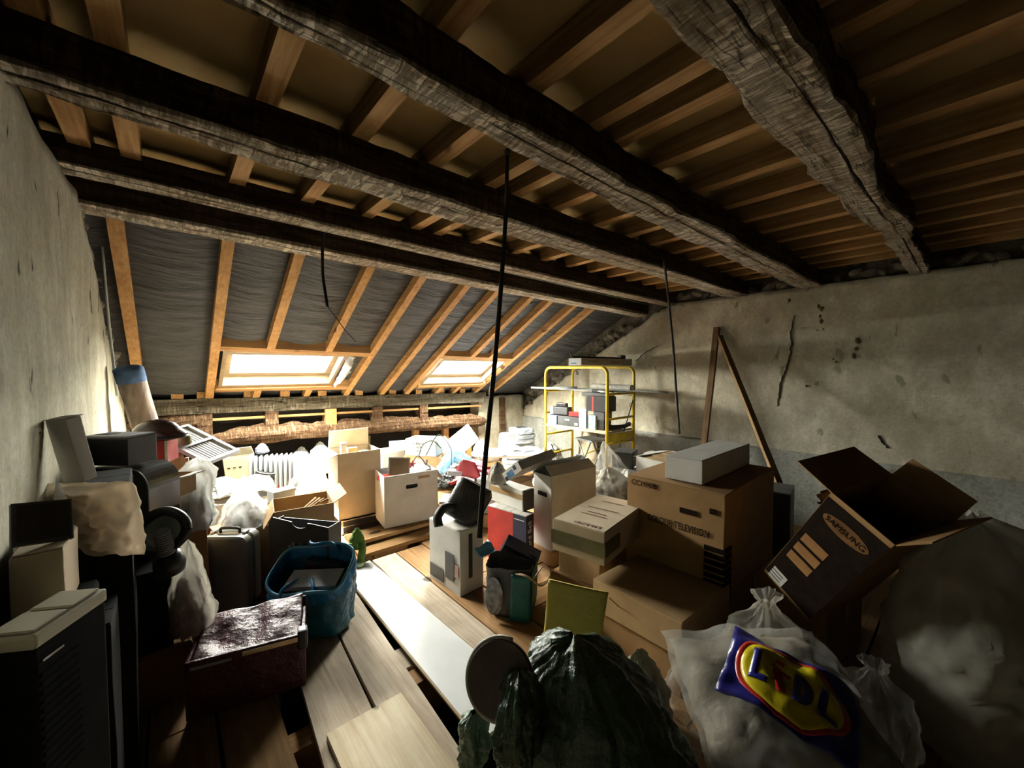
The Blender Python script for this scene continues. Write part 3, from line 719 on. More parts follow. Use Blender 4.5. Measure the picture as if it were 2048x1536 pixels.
def open_carton(name, label, dims, loc, rot, m, flaps, cat='box', group=None, th=0.005, hole=None, inner=None):
    """flaps: side -> (angle from upright outward in degrees, length). hole: side with a hand hole"""
    w, d, h = dims
    t = thing(name, label, cat, loc, rot=tuple(R(a) for a in rot), group=group)
    boxpart('base', m, t, -w / 2, w / 2, -d / 2, d / 2, 0, th)
    def wall(side):
        bm = bmesh.new()
        L = w if side in 'FB' else d
        if hole == side:
            hz, hw, hh = h * 0.74, 0.056, 0.018
            outer = [(-L / 2, 0), (L / 2, 0), (L / 2, h), (-L / 2, h)]
            K = [(-hw, -hh * 0.3), (-hw * 0.9, -hh), (hw * 0.9, -hh), (hw, -hh * 0.3), (hw, hh * 0.3), (hw * 0.9, hh), (-hw * 0.9, hh), (-hw, hh * 0.3)]
            K = [(x, z + hz) for x, z in K]
            lo = [(-L / 2, 0), (L / 2, 0), (L / 2, hz), (hw, hz)] + [K[3], K[2], K[1], K[0]] + [(-hw, hz), (-L / 2, hz)]
            hi = [(-L / 2, hz), (-hw, hz), K[7], K[6], K[5], K[4], (hw, hz), (L / 2, hz), (L / 2, h), (-L / 2, h)]
            for poly in (lo, hi):
                a = [bm.verts.new((x, 0, z)) for x, z in poly]; b = [bm.verts.new((x, th, z)) for x, z in poly]
                bm.faces.new(a); bm.faces.new(b[::-1])
                for i in range(len(poly)): bm.faces.new((a[i], a[(i + 1) % len(poly)], b[(i + 1) % len(poly)], b[i]))
        else:
            bx(bm, -L / 2, L / 2, 0, th, 0, h)
        return bm
    place = {'F': ((0, -d / 2, 0), 0), 'B': ((0, d / 2, 0), 180), 'L': ((-w / 2, 0, 0), -90), 'R': ((w / 2, 0, 0), 90)}
    for side, (pos, yaw) in place.items():
        o = fin('side', wall(side), m, t, pos, (0, 0, R(yaw)))
        if side in flaps:
            ang, ln = flaps[side]; L = (w if side in 'FB' else d)
            bm = bmesh.new(); prism(bm, [(-L / 2 + 0.002, 0), (L / 2 - 0.002, 0), (L / 2 - 0.008, ln), (-L / 2 + 0.008, ln)], 0, th)
            f = fin('flap', bm, inner or m, t)
            # flap hinges on the top edge; 0 = upright, 90 = flat outward, negative = folded inward
            Mx = Matrix.Translation(pos) @ Matrix.Rotation(R(yaw), 4, 'Z') @ Matrix.Translation((0, 0.0, h)) @ Matrix.Rotation(R(90 + ang), 4, 'X')
            f.matrix_local = Mx
    return t
def book(label, dims, loc, rot, m, group=None, name='book', cat='book'):
    w, d, h = dims
    t = thing(name, label, cat, loc, rot=tuple(R(a) for a in rot), group=group)
    bm = bmesh.new(); c = min(0.003, h * 0.2)
    bx(bm, -w / 2, w / 2, -d / 2, d / 2, 0, c); bx(bm, -w / 2, w / 2, -d / 2, d / 2, h - c, h); bx(bm, -w / 2, -w / 2 + c, -d / 2, d / 2, c, h - c)
    fin('cover', bm, m, t); boxpart('pages', M_paper, t, -w / 2 + c, w / 2 - 0.004, -d / 2 + 0.003, d / 2 - 0.003, c, h - c)
    return t
def smoothstep(t): t = max(0, min(1, t)); return t * t * (3 - 2 * t)
def bag(name, label, loc, rx, ry, h, m, prof, yaw=0, seed=0, amp=0.10, folds=9, lean=(0, 0), cat='bag', n=72, rings=46, sq=2.6, smooth=True, fine=0.03, group=None, single=True, parent=None):
    """a crumpled sack: rounded-square plan, radius profile up its height, fold lines and creases"""
    bm = bmesh.new(); G = []
    def P(t):
        for (a, ra), (b, rb) in zip(prof, prof[1:]):
            if t <= b: return ra + (rb - ra) * smoothstep((t - a) / (b - a) if b > a else 0)
        return prof[-1][1]
    for j in range(rings + 1):
        t = j / rings; r0 = P(t); ring = []
        for k in range(n):
            a = 2 * math.pi * k / n; c, s = math.cos(a), math.sin(a)
            se = (abs(c) ** sq + abs(s) ** sq) ** (-1 / sq)
            p = Vector((c * 2.1, s * 2.1, t * 2.4 + seed * 5.3))
            rr = r0 * (1 + amp * 1.6 * noise.noise(p) + amp * 0.8 * (abs(noise.noise(p * 2.7)) - 0.25) + amp * 0.55 * (abs(noise.noise(p * 5.5)) - 0.22) + fine * noise.noise(p * 11))
            neck = max(0.0, 1 - r0 / 0.6)
            rr *= 1 + 0.25 * neck * math.sin(folds * a + 3 * noise.noise(Vector((a, t * 2, seed))))
            z = h * t + h * 0.05 * noise.noise(Vector((c * 1.5, s * 1.5, seed + 9))) * (1 if t > 0.1 else 0)
            lx, ly = lean[0] * t * t, lean[1] * t * t
            ring.append(bm.verts.new((rx * se * rr * c + lx, ry * se * rr * s + ly, max(0.0, z))))
        G.append(ring)
    for a, b in zip(G, G[1:]):
        for k in range(n): bm.faces.new((a[k], a[(k + 1) % n], b[(k + 1) % n], b[k]))
    bm.faces.new(G[0][::-1])
    o = fin(name, bm, m, parent, loc, (0, 0, R(yaw)), smooth=smooth)
    if single and not parent: tag(o, label, cat, group)
    return o
FULL = [(0, 0.75), (0.12, 1.0), (0.5, 0.98), (0.75, 0.72), (0.88, 0.28), (0.93, 0.16), (1.0, 0.34)]
HEAP = [(0, 0.85), (0.15, 1.0), (0.45, 0.9), (0.75, 0.6), (0.93, 0.25), (1.0, 0.04)]
PEAK = [(0, 0.8), (0.1, 1.0), (0.4, 0.78), (0.7, 0.42), (0.9, 0.16), (1.0, 0.02)]
OPEN = [(0, 0.8), (0.1, 0.95), (0.6, 1.0), (0.9, 1.02), (1.0, 1.06)]
def stuffed(name, label, loc, rx, ry, h, m, prof, inner, k=0.78, kh=0.7, cat='bag', **kw):
    """a see-through bag with its contents as a part"""
    yaw = kw.pop('yaw', 0); t = thing(name, label, cat, loc, yaw)
    bag('film', '', (0, 0, 0), rx, ry, h, m, prof, parent=t, **kw)
    kw2 = dict(kw); kw2['seed'] = kw.get('seed', 0) + 0.5; kw2.pop('n', None); kw2['lean'] = tuple(v * 0.6 for v in kw.get('lean', (0, 0)))
    bag('contents', '', (0, 0, 0.003), rx * k, ry * k, h * kh, inner, HEAP, parent=t, **kw2)
    return t
def pillow_fn(C, U, V, N, a, b, h, seed, amp):
    C, U, V, N = Vector(C), Vector(U).normalized(), Vector(V).normalized(), Vector(N).normalized()
    def S(u, v, side=1, off=0.0):
        e = max(0.0, (1 - abs(u) ** 2.6)) ** 0.55 * max(0.0, (1 - abs(v) ** 2.6)) ** 0.55
        cr = noise.noise(Vector((u * 2.2, v * 2.2, seed))) * amp + noise.noise(Vector((u * 5.5, v * 5.5, seed + 4))) * amp * 0.45 + (abs(noise.noise(Vector((u * 3.3 + 7, v * 3.3, seed)))) - 0.2) * amp * 0.7
        return C + U * (a * u * (1 + 0.06 * noise.noise(Vector((v * 3, seed, 1))))) + V * (b * v * (1 + 0.06 * noise.noise(Vector((u * 3, seed, 5))))) + N * (side * h * e + cr * (0.35 + 0.65 * e) + off)
    return S
def pillow(name, S, m, parent=None, n=44):
    bm = bmesh.new(); g = {}
    for side in (1, -1):
        for i in range(n + 1):
            for j in range(n + 1):
                u, v = 2 * i / n - 1, 2 * j / n - 1
                edge = i in (0, n) or j in (0, n)
                if side == -1 and edge: g[-1, i, j] = g[1, i, j]
                else: g[side, i, j] = bm.verts.new(S(u, v, side))
    for side in (1, -1):
        for i in range(n):
            for j in range(n):
                q = [g[side, i, j], g[side, i + 1, j], g[side, i + 1, j + 1], g[side, i, j + 1]]
                bm.faces.new(q if side == 1 else q[::-1])
    return fin(name, bm, m, parent, smooth=True)
def cyl(name, p0, p1, r, m, parent=None, n=24, r1=None):
    return tubeobj(name, [p0, p1], r, m, parent, n, [r, r1 if r1 is not None else r])
def wire(label, pts, r, m, name='cable', cat='cable', group=None, seg=14):
    return tag(tubeobj(name, spline(pts, seg), r, m, None, 8), label, cat, group)
# ================================================================ THINGS: CENTRE AND RIGHT
# ---- white board lying on the walkway
wb_ = thing('white_board', 'long white melamine board lying along the plank walkway', 'board', (0, 0, 0))
bm = bmesh.new(); prism(bm, [(0.905, 1.25), (1.20, 1.25), (1.135, 3.02), (0.925, 2.97)], 0.002, 0.020); fin('panel', bm, M_white_board, wb_)
bm = bmesh.new()
for p, q in (((0.905, 1.25), (0.925, 2.97)), ((1.20, 1.25), (1.135, 3.02)), ((0.925, 2.97), (1.135, 3.02))):
    tube(bm, [(p[0], p[1], 0.011), (q[0], q[1], 0.011)], 0.0095, 6)
fin('brown_edging', bm, M_tape, wb_)

# ---- big television carton and what lies on it
tv = closed_carton('television_carton', 'big brown colour television carton under the long white box', (0.569, 0.85, 0.58), (2.575, 1.13, 0.262), (0, 0, -88.3), M_kraft_d, tape=False, seed=2)
fr = (R(90), 0, 0); W_, D_, H_ = 0.569, 0.85, 0.60
# lettering sits on the carton's front (-y) and right (+x) faces
text('lettering', 'COLOUR TELEVISION', 0.056, M_ink, tv, (0.035, -D_ / 2 - 0.006, 0.355), fr, sx=0.66)
text('lettering', 'CCHHIB', 0.045, M_ink, tv, (-0.17, -D_ / 2 - 0.006, 0.545), fr, sx=1.0)
boxpart('hand_hole', M_ink, tv, 0.05, 0.15, -D_ / 2 - 0.0062, -D_ / 2 - 0.005, 0.435, 0.465)
for k in range(8):
    boxpart('print_bar', M_ink, tv, 0.185, W_ / 2 + 0.0065, -D_ / 2 - 0.0062, -D_ / 2 + 0.09, 0.02 + 0.036 * k, 0.045 + 0.036 * k)
boxpart('print_bar', M_ink, tv, 0.21, 0.25, -D_ / 2 - 0.006, -D_ / 2 - 0.005, 0.47, 0.50)
tw = closed_carton('long_carton', 'long scuffed white box lying across the television carton', (0.217, 0.76, 0.132), (2.61, 1.10, 0.852), (0, -1.0, -88.7), M_whitecard, tape=False, seed=4)
boxpart('print_bar', M_ink, tw, -0.075, -0.03, -0.3745, -0.3735, 0.075, 0.11)
text('lettering', 'ИMVM', 0.028, M_ink, tw, (-0.092, -0.374, 0.065), (R(90), R(90), 0))
boxpart('grey_label', M_greyprint, tw, 0.07, 0.109, -0.375, -0.3735, 0.004, 0.128)
bm = bmesh.new(); bx(bm, -0.09, 0.10, 0, 0.004, 0, 0.10); fin('end_flap', bm, M_whitecard, tw, (0, 0.374, 0.02), (R(-70), 0, 0))
sup = closed_carton('carton', 'dark brown carton hidden beneath the television carton', (0.6, 0.78, 0.262), (2.62, 1.14, 0.0), (0, 0, -88), M_kraft_d, seed=9)
wbx = open_carton('shallow_carton', 'white sided shallow box with brown boards behind the long white box', (0.38, 0.46, 0.13), (3.30, 1.72, 0.60), (0, 0, -100), M_whitecard, {'L': (100, 0.1)})
for k in range(3): boxpart('brown_board', M_kraft, wbx, -0.17, 0.17, -0.2 + k * 0.137, -0.07 + k * 0.137, 0.105 + 0.006 * k, 0.117 + 0.006 * k)
boxpart('red_label', M_inkred, wbx, 0.0, 0.06, -0.08, 0.0, 0.124, 0.1255)
closed_carton('carton', 'grey box carrying the shallow white box by the right wall', (0.5, 0.6, 0.30), (3.36, 1.74, 0.30), (0, 0, -95), M_greyprint, seed=11)
closed_carton('carton', 'brown carton at the bottom of the pile by the right wall', (0.55, 0.62, 0.295), (3.38, 1.76, 0.0), (0, 0, -92), M_kraft, seed=12)
closed_carton('carton', 'small charcoal box wedged beside the shallow white box', (0.18, 0.22, 0.14), (3.18, 2.11, 0.60), (0, 0, -70), M_greydark, tape=False, seed=13)

# ---- stacked brown cartons in front of it
bd = closed_carton('carton', 'brown carton with olive tape band resting on the flat carton', (0.314, 0.56, 0.175), (1.93, 1.44, 0.475), (0, 0, -79.3), M_kraft_l, tape=False, seed=5)
bm = bmesh.new(); e = 0.007
for a in ((-0.157 - e, 0.157 + e, -0.28 - e, -0.28 + 0.001), (0.157 - 0.001, 0.157 + e, -0.28, -0.1)): bx(bm, *a, 0.045, 0.12)
fin('olive_tape', bm, mat('olive_tape', (0.16, 0.14, 0.05), 0.3, (0.10, 0.09, 0.03), 9), bd)
text('lettering', 'LEZTTFT', 0.038, M_inkred, bd, (0.04, -0.245, 0.1815), (0, 0, 0), sx=1.1)
for k, (a, l) in enumerate(((-0.10, 0.16), (-0.06, 0.12), (0.02, 0.2), (0.16, 0.14))):
    boxpart('print_line', M_inkred, bd, -l / 2, l / 2, a, a + 0.008, 0.1812, 0.1818)
closed_carton('carton', 'brown carton under the taped carton beside the white upright box', (0.30, 0.42, 0.28), (2.10, 1.60, 0.190), (0, 0, -84), M_kraft, seed=6)
closed_carton('carton', 'brown carton on the floor under the taped carton', (0.34, 0.44, 0.185), (2.08, 1.62, 0.0), (0, 0, -86), M_kraft_d, seed=21)
fe = closed_carton('flat_carton', 'wide flat brown carton in front of the television carton', (0.501, 0.50, 0.165), (1.965, 1.075, 0.196), (0, 0, -91), M_kraft, tape=False, seed=7)
closed_carton('carton', 'dark carton on the floor beneath the wide flat carton', (0.47, 0.46, 0.19), (1.965, 1.07, 0.0), (0, 0, -91), M_kraft_d, seed=8)
wire('thin brown string stretched over the edge of the flat carton', [onz(1218, 1195, 0.33), onz(1255, 1230, 0.24), onz(1310, 1280, 0.16), onz(1340, 1300, 0.1)], 0.003, M_tape, 'string', 'string')

# ---- upright white carton, red boxes, tilted printed box
wc = open_carton('upright_carton', 'tall white carton with hand hole standing behind the taped carton', (0.205, 0.50, 0.585), (2.42, 2.16, 0.098), (0, 0, -93.4), M_whitecard, {'R': (-52, 0.10), 'L': (-40, 0.10)}, hole='F')
closed_carton('carton', 'low brown box under the tall white carton', (0.24, 0.52, 0.11), (2.42, 2.16, 0.0), (0, 0, -93), M_kraft, seed=15)
rb = thing('game_box', 'red and dark purple box set with pale tops below the white taped box', 'box', (1.972, 2.325, 0.0), -79.7)
boxpart('body', M_red, rb, -0.19, 0.065, -0.048, 0.048, 0, 0.41); boxpart('dark_body', M_navy, rb, 0.066, 0.19, -0.048, 0.048, 0, 0.41)
for k in range(5):
    x0 = -0.19 + 0.076 * k; boxpart('pale_top', M_whitecard, rb, x0 + 0.002, x0 + 0.074, -0.047, 0.047, 0.411, 0.418)
text('lettering', 'Packard Bell', 0.062, M_whitecard, rb, (0.1915, -0.004, 0.215), (R(90), R(-90), R(90)), sx=1.0)
boxpart('print_line', M_whitecard, rb, 0.075, 0.17, -0.0495, -0.0482, 0.372, 0.378)
bi = closed_carton('carton', 'white box with brown tape band standing on the red box set', (0.372, 0.114, 0.161), (2.05, 2.40, 0.42), (0, 0, -87.6), M_whitecard, tape=False, seam=False, seed=16)
bm = bmesh.new(); bx(bm, -0.19, 0.19, -0.0625, -0.061, 0.085, 0.125); fin('tape', bm, M_tape, bi)
boxpart('dark_end', M_greydark, bi, 0.1905, 0.194, -0.056, 0.056, 0.002, 0.158)
tj = closed_carton('printed_carton', 'small grey printed box tilted over the top of the white cartons', (0.203, 0.408, 0.068), (2.09, 2.205, 0.735), (5.5, -36, -86.3), M_greyprint, tape=False, seam=False, seed=17)
boxpart('printed_end', M_whitecard, tj, -0.101, 0.101, -0.2085, -0.205, 0.001, 0.067); boxpart('blue_print', M_bluep, tj, -0.06, 0.015, -0.2095, -0.2086, 0.004, 0.05)
boxpart('dark_print', M_navy, tj, 0.03, 0.06, -0.2095, -0.2086, 0.03, 0.062); boxpart('dark_print', M_navy, tj, -0.095, -0.062, -0.2095, -0.2086, 0.002, 0.03)
boxpart('dark_print', M_navy, tj, -0.09, 0.09, -0.19, -0.05, 0.072, 0.0735)
bag('small_sack', 'rounded grey cloth bundle beside the tilted printed box', onz(992, 968, 0.585) + Vector((0.03, 0.02, 0)), 0.075, 0.07, 0.17, mat('grey_cloth', (0.50, 0.47, 0.40), 0.9, (0.36, 0.33, 0.27), 6, 0.5, 14), HEAP, seed=3)

# ---- white printed carton with black cushion on it, long cable
wk = closed_carton('carton', 'white carton with black print under the black cushion', (0.36, 0.20, 0.43), (1.50, 2.36, 0.0), (0, 0, -86), M_whitecard, tape=False, seed=20)
boxpart('black_print', M_black, wk, 0.02, 0.12, -0.1075, -0.105, 0.08, 0.26, rot=None); boxpart('black_print', M_black, wk, -0.165, 0.0, -0.1075, -0.105, 0.03, 0.12)
boxpart('black_print', M_black, wk, 0.1825, 0.185, -0.03, 0.0, 0.1, 0.4); boxpart('pink_print', mat('pink_print', (0.55, 0.32, 0.26), 0.7), wk, 0.13, 0.17, -0.1078, -0.105, 0.12, 0.2)
ck = thing('chair_cushion', 'black padded chair back leaning over the white carton', 'cushion', (1.49, 2.33, 0.445), rot=(R(-30), R(24), R(-58)))
bm = bmesh.new(); bx(bm, -0.13, 0.13, -0.05, 0.05, 0.0, 0.28, None, 0.03)
bmesh.ops.subdivide_edges(bm, edges=[e for e in bm.edges if e.calc_length() > 0.06], cuts=6, use_grid_fill=True)
for v in bm.verts: v.co.y *= 1 + 0.25 * (1 - (v.co.x / 0.13) ** 2) ; v.co += v.normal * 0.006 * noise.noise(v.co * 12)
fin('pad', bm, M_leather, ck, smooth=True)
bm = bmesh.new(); tube(bm, [(-0.132, 0, 0.03), (-0.132, 0, 0.25), (-0.11, 0, 0.282), (0.11, 0, 0.282), (0.132, 0, 0.25), (0.132, 0, 0.03)], 0.006, 8); fin('piping', bm, M_leather, ck, smooth=True)
bm = bmesh.new(); tube(bm, spline([(-0.06, -0.05, 0.06), (-0.10, -0.09, 0.03), (-0.10, -0.12, -0.04), (-0.06, -0.12, -0.09)], 8), 0.03, 12, radii=None); fin('arm_pad', bm, M_rubber, ck, smooth=True)
cb = thing('hanging_cable', 'long thick black cable hanging from the split beam in front of the clutter', 'cable')
pts = spline([onz(1015, 303, 2.262), ond(1012, 420, 1.37), ond(1003, 560, 1.36), ond(990, 720, 1.34), ond(974, 880, 1.32), ond(964, 1000, 1.31), ond(959, 1075, 1.30)], 10)
tubeobj('sleeve', pts, 0.008, M_rubber, cb, 10, [0.0068 + 0.0025 * i / (len(pts) - 1) for i in range(len(pts))]); tubeobj('clamp', [onz(1015, 303, 2.262), onz(1015, 303, 2.245)], 0.011, M_greydark, cb)
wire('thin black cable hanging down before the right wall to the shallow white box', [onz(1328, 520, 2.26), ond(1336, 590, 2.92), ond(1346, 690, 2.95), ond(1353, 790, 2.98), ond(1359, 868, 3.0)], 0.0085, M_rubber, 'hanging_cable')
c3 = wire('short stiff cable dangling from the narrow beam before the membrane', [onz(648, 462, 2.30), ond(645, 500, 2.36), ond(646, 550, 2.37), ond(655, 614, 2.38)], 0.009, M_rubber, 'hanging_cable')
wire('fine bare wire curling below the short dangling cable', [ond(655, 614, 2.38), ond(672, 635, 2.4), ond(690, 660, 2.42), ond(712, 684, 2.44)], 0.0025, M_rubber, 'wire', 'wire')
wire('grey cable running down the left gable beside the first rafter', [onx(196, 412, -0.27), onx(206, 520, -0.275), onx(217, 640, -0.28), onx(234, 790, -0.285)], 0.008, M_grey, 'wall_cable')

# ---- shopping bag with box and strings
def sack_open(name, label, loc, w, d, h, yaw, m, seed, cat='bag'):
    t = thing(name, label, cat, loc, yaw)
    bag('sack', '', (0, 0, 0), w / 2, d / 2, h, m, OPEN, seed=seed, amp=0.05, sq=5.0, parent=t, fine=0.02)
    return t
sb = sack_open('shopping_bag', 'dark printed shopping bag with teal side beside the padded yellow sheet', (1.58, 1.86, 0.0), 0.27, 0.22, 0.31, -52, M_greydark, 4)
sheet('teal_panel', [(0.145, -0.11, 0.01), (0.145, 0.11, 0.01), (0.15, 0.115, 0.29), (0.15, -0.115, 0.29)], M_teal, sb, 0.004, 8, 8, 0.01, 9)
sheet('teal_panel', [(0.02, -0.1255, 0.01), (0.142, -0.1255, 0.01), (0.148, -0.128, 0.29), (0.03, -0.128, 0.29)], M_teal, sb, 0.004, 8, 8, 0.006, 9)
bm = bmesh.new(); rr_ = [bm.verts.new((-0.075 + 0.055 * math.cos(a) , -0.128 - 0.004 * math.sin(2 * a), 0.145 + 0.115 * math.sin(a))) for a in [2 * math.pi * k / 28 for k in range(28)]]
bm.faces.new(rr_); bmesh.ops.solidify(bm, geom=bm.faces[:], thickness=0.003)
fin('oval_print', bm, mat('photo_print', (0.42, 0.42, 0.42), 0.25, (0.10, 0.08, 0.08), 22), sb)
for k, dy in enumerate((0.0, 0.012)):
    tubeobj('cord_handle', spline([(0.05, -0.12 + dy, 0.29), (0.13, -0.16 + dy, 0.30), (0.21, -0.15 + dy, 0.25), (0.26, -0.12, 0.30 + dy), (0.22, -0.09, 0.34), (0.16, -0.12, 0.27)], 8), 0.0035, M_tape, sb)
nb = closed_carton('carton', 'navy blue carton with pale letters sticking out of the shopping bag', (0.24, 0.08, 0.198), (1.75, 2.02, 0.20), (38, 26, -46), M_navy, tape=False, seam=False, seed=22)
text('lettering', 'CK', 0.07, M_greyprint, nb, (0.02, -0.0445, 0.10), (R(90), 0, 0)); text('lettering', 'Unisex', 0.025, M_greyprint, nb, (0.04, -0.0445, 0.155), (R(90), 0, 0))
sheet('cloth_scrap', [onz(948, 1098, 0.34), onz(975, 1080, 0.36), onz(995, 1100, 0.33), onz(965, 1112, 0.31)], M_cyan, None, 0.003, 10, 10, 0.04, 14, 3)
tag([o for o in COL.objects if o.name.startswith('cloth_scrap')][-1], 'crumpled pale blue cloth scrap at the mouth of the shopping bag', 'cloth')
# ---- padded yellow sheet
fy = thing('padded_sheet', 'yellow padded sheet standing against the brown cartons', 'sheet')
A, B, C_, D_2 = onz(1097, 1275, 0.02), onz(1205, 1290, 0.02), ond(1217, 1185, 1.78), ond(1098, 1157, 1.86)
A, B = ond(1085, 1300, 1.80), ond(1200, 1290, 1.74)
sheet('sheet', [A, B, C_, D_2], M_foam, fy, 0.012, 18, 18, 0.012, 7, 2)
nn = (B - A).cross(D_2 - A).normalized()
bm = bmesh.new()
for i in range(7):
    for j in range(16):
        u, v = 0.72 + 0.28 * (i + 0.5) / 7, (j + 0.5) / 16
        p = (A * (1 - u) + B * u) * (1 - v) + (D_2 * (1 - u) + C_ * u) * v
        bmesh.ops.create_icosphere(bm, subdivisions=1, radius=0.0065, matrix=Matrix.Translation(p - nn * 0.002))
fb = fin('foam_bumps', bm, M_foam, fy, smooth=True); fb['kind'] = 'stuff'

# ---- dark green rubbish sack with what pokes out of it
gb = bag('rubbish_sack', 'big dark green plastic sack in front of the padded yellow sheet', (0.96, 0.70, 0.0), 0.31, 0.23, 0.62, M_greenbag, [(0, 0.9), (0.15, 1.0), (0.5, 0.93), (0.75, 0.74), (0.9, 0.50), (0.97, 0.26), (1.0, 0.04)], yaw=-50, seed=7.4, amp=0.17, lean=(-0.09, 0.12), n=120, rings=80, fine=0.05, folds=3)
dk = thing('round_board', 'brown round board poking out beside the green sack', 'board', ond(1000, 1356, 1.20), rot=(R(62), R(-12), R(-52)))
bm = bmesh.new(); lathe(bm, [(0.0, -0.011), (0.098, -0.011), (0.103, -0.004), (0.103, 0.006), (0.098, 0.011), (0.0, 0.011)], 40); fin('disc', bm, mat('bark_brown', (0.115, 0.085, 0.06), 0.55, (0.06, 0.042, 0.03), 6, 0.6, 18), dk, smooth=False)
bm = bmesh.new(); tube(bm, [(0.103 * math.cos(a), 0.103 * math.sin(a), 0.0) for a in [math.pi * (0.35 + 1.1 * k / 24) for k in range(25)]], 0.0085, 8); fin('pale_rim', bm, mat('worn_rim', (0.5, 0.47, 0.4), 0.4), dk, smooth=True)
bag('crumpled_sleeve', 'crumpled olive plastic roll in the mouth of the green sack', ond(1040, 1500, 1.12), 0.075, 0.06, 0.19, M_greenbag, [(0, 0.8), (0.3, 1.0), (0.7, 0.9), (0.92, 0.6), (1.0, 0.1)], seed=12, amp=0.25, yaw=30, lean=(0.05, 0.02), fine=0.06, folds=3)
bag('crumpled_flap', 'pale green crumpled corner of plastic on the white board', ond(948, 1520, 1.28), 0.05, 0.045, 0.16, mat('green_plastic_pale', (0.16, 0.25, 0.17), 0.25, (0.08, 0.14, 0.09), 6, 0.8, 12, bdist=0.03), [(0, 0.9), (0.4, 1.0), (0.8, 0.8), (1.0, 0.2)], seed=15, amp=0.25, yaw=10, cat='plastic')
bag('paper_sack', 'crumpled buff paper bag behind the green sack', (1.42, 0.86, 0.0), 0.12, 0.10, 0.36, mat('buff_paper', (0.56, 0.50, 0.36), 0.75, (0.40, 0.34, 0.23), 6, 0.7, 12, bdist=0.02), HEAP, seed=16, amp=0.2, sq=4)

# ---- clear bags on the right, the one with the round yellow logo in front
LN, LV = (_up * 0.94 - _fw * 0.34), (_fw * 0.94 + _up * 0.34)
LC = ond(1580, 1372, 1.27) - LN * 0.13
S = pillow_fn(LC, _rt, LV, LN, 0.30, 0.28, 0.13, 21, 0.030)
lb = thing('carrier_bag', 'clear carrier bag printed with a yellow round logo on blue', 'bag')
pillow('film', S, M_clear, lb)
pillow('filling', pillow_fn(LC - LN * 0.012, _rt, LV, LN, 0.275, 0.255, 0.115, 21, 0.028), mat('wadded_paper', (0.34, 0.30, 0.23), 0.8, (0.17, 0.15, 0.11), 5, 0.6, 10), lb, 30)
LA = R(-40); LU = (0.0, 0.0)
def luv(x, y):      # logo plane -> bag surface
    return LU[0] + 1.16 * (x * math.cos(LA) - y * math.sin(LA)) / 0.30, LU[1] + 1.16 * (x * math.sin(LA) + y * math.cos(LA)) / 0.28
def lpatch(nm, f, nx, ny, m, off):
    bm = bmesh.new(); g = [[bm.verts.new(S(*luv(*f(i / nx, j / ny)), 1, off)) for j in range(ny + 1)] for i in range(nx + 1)]
    for i in range(nx):
        for j in range(ny):
            try: bm.faces.new((g[i][j], g[i + 1][j], g[i + 1][j + 1], g[i][j + 1]))
            except ValueError: pass
    bmesh.ops.remove_doubles(bm, verts=bm.verts, dist=1e-5)
    bmesh.ops.solidify(bm, geom=bm.faces[:], thickness=0.0006)
    return fin(nm, bm, m, lb, smooth=True)
lpatch('blue_square', lambda s, t: (-0.155 + 0.31 * s, -0.115 + 0.23 * t), 22, 18, M_logob, 0.0025)
def disc(r0, r1): return lambda s, t: ((r0 + (r1 - r0) * t) * 1.28 * math.cos(2 * math.pi * s), (r0 + (r1 - r0) * t) * math.sin(2 * math.pi * s))
lpatch('red_ring', disc(0.085, 0.105), 40, 3, M_logor, 0.0045); lpatch('yellow_disc', disc(0.0, 0.094), 40, 8, M_logoy, 0.0055)
def stroke(nm, p, q, w, m, off=0.0075):
    p, q = Vector(p), Vector(q); d_ = (q - p).normalized(); n_ = Vector((-d_.y, d_.x)) * w / 2
    lpatch(nm, lambda s, t: tuple((p + (q - p) * s) + n_ * (2 * t - 1)), 8, 2, m, off)
# L i D L
stroke('letter_stroke', (-0.085, 0.045), (-0.085, -0.04), 0.02, M_logob); stroke('letter_stroke', (-0.095, -0.032), (-0.052, -0.032), 0.018, M_logob)
stroke('letter_stroke', (-0.032, 0.022), (-0.018, -0.042), 0.024, M_logor); stroke('letter_stroke', (-0.048, 0.03), (-0.002, 0.018), 0.012, M_logor); stroke('letter_stroke', (-0.042, 0.056), (-0.02, 0.05), 0.02, M_logor)
stroke('letter_stroke', (0.015, 0.045), (0.015, -0.042), 0.02, M_logob)
lpatch('letter_stroke', lambda s, t: (0.018 + (0.014 + 0.022 * t) * math.cos(math.pi * (s - 0.5)), 0.0015 + (0.022 + 0.022 * t) * math.sin(math.pi * (s - 0.5))), 14, 2, M_logob, 0.0075)
stroke('letter_stroke', (0.075, 0.045), (0.075, -0.04), 0.02, M_logob); stroke('letter_stroke', (0.066, -0.032), (0.108, -0.032), 0.018, M_logob)
stuffed('clear_bag', 'clear plastic bag of brown paper behind the logo bag', (1.87, 0.55, 0.0), 0.17, 0.14, 0.56, M_milky, FULL, mat('brown_stuffing', (0.24, 0.19, 0.11)), 0.75, 0.7, seed=24, amp=0.2, yaw=-20)
bag('clear_bag', 'limp clear bag lying beside the flat carton', (1.58, 0.74, 0.0), 0.13, 0.11, 0.32, M_clear, HEAP, seed=25, amp=0.22, yaw=15)
bag('clear_bag', 'clear crumpled bag standing between the logo bag and the big milky bag', (1.94, 0.22, 0.0), 0.13, 0.11, 0.42, M_clear, FULL, seed=26, amp=0.22, yaw=40)
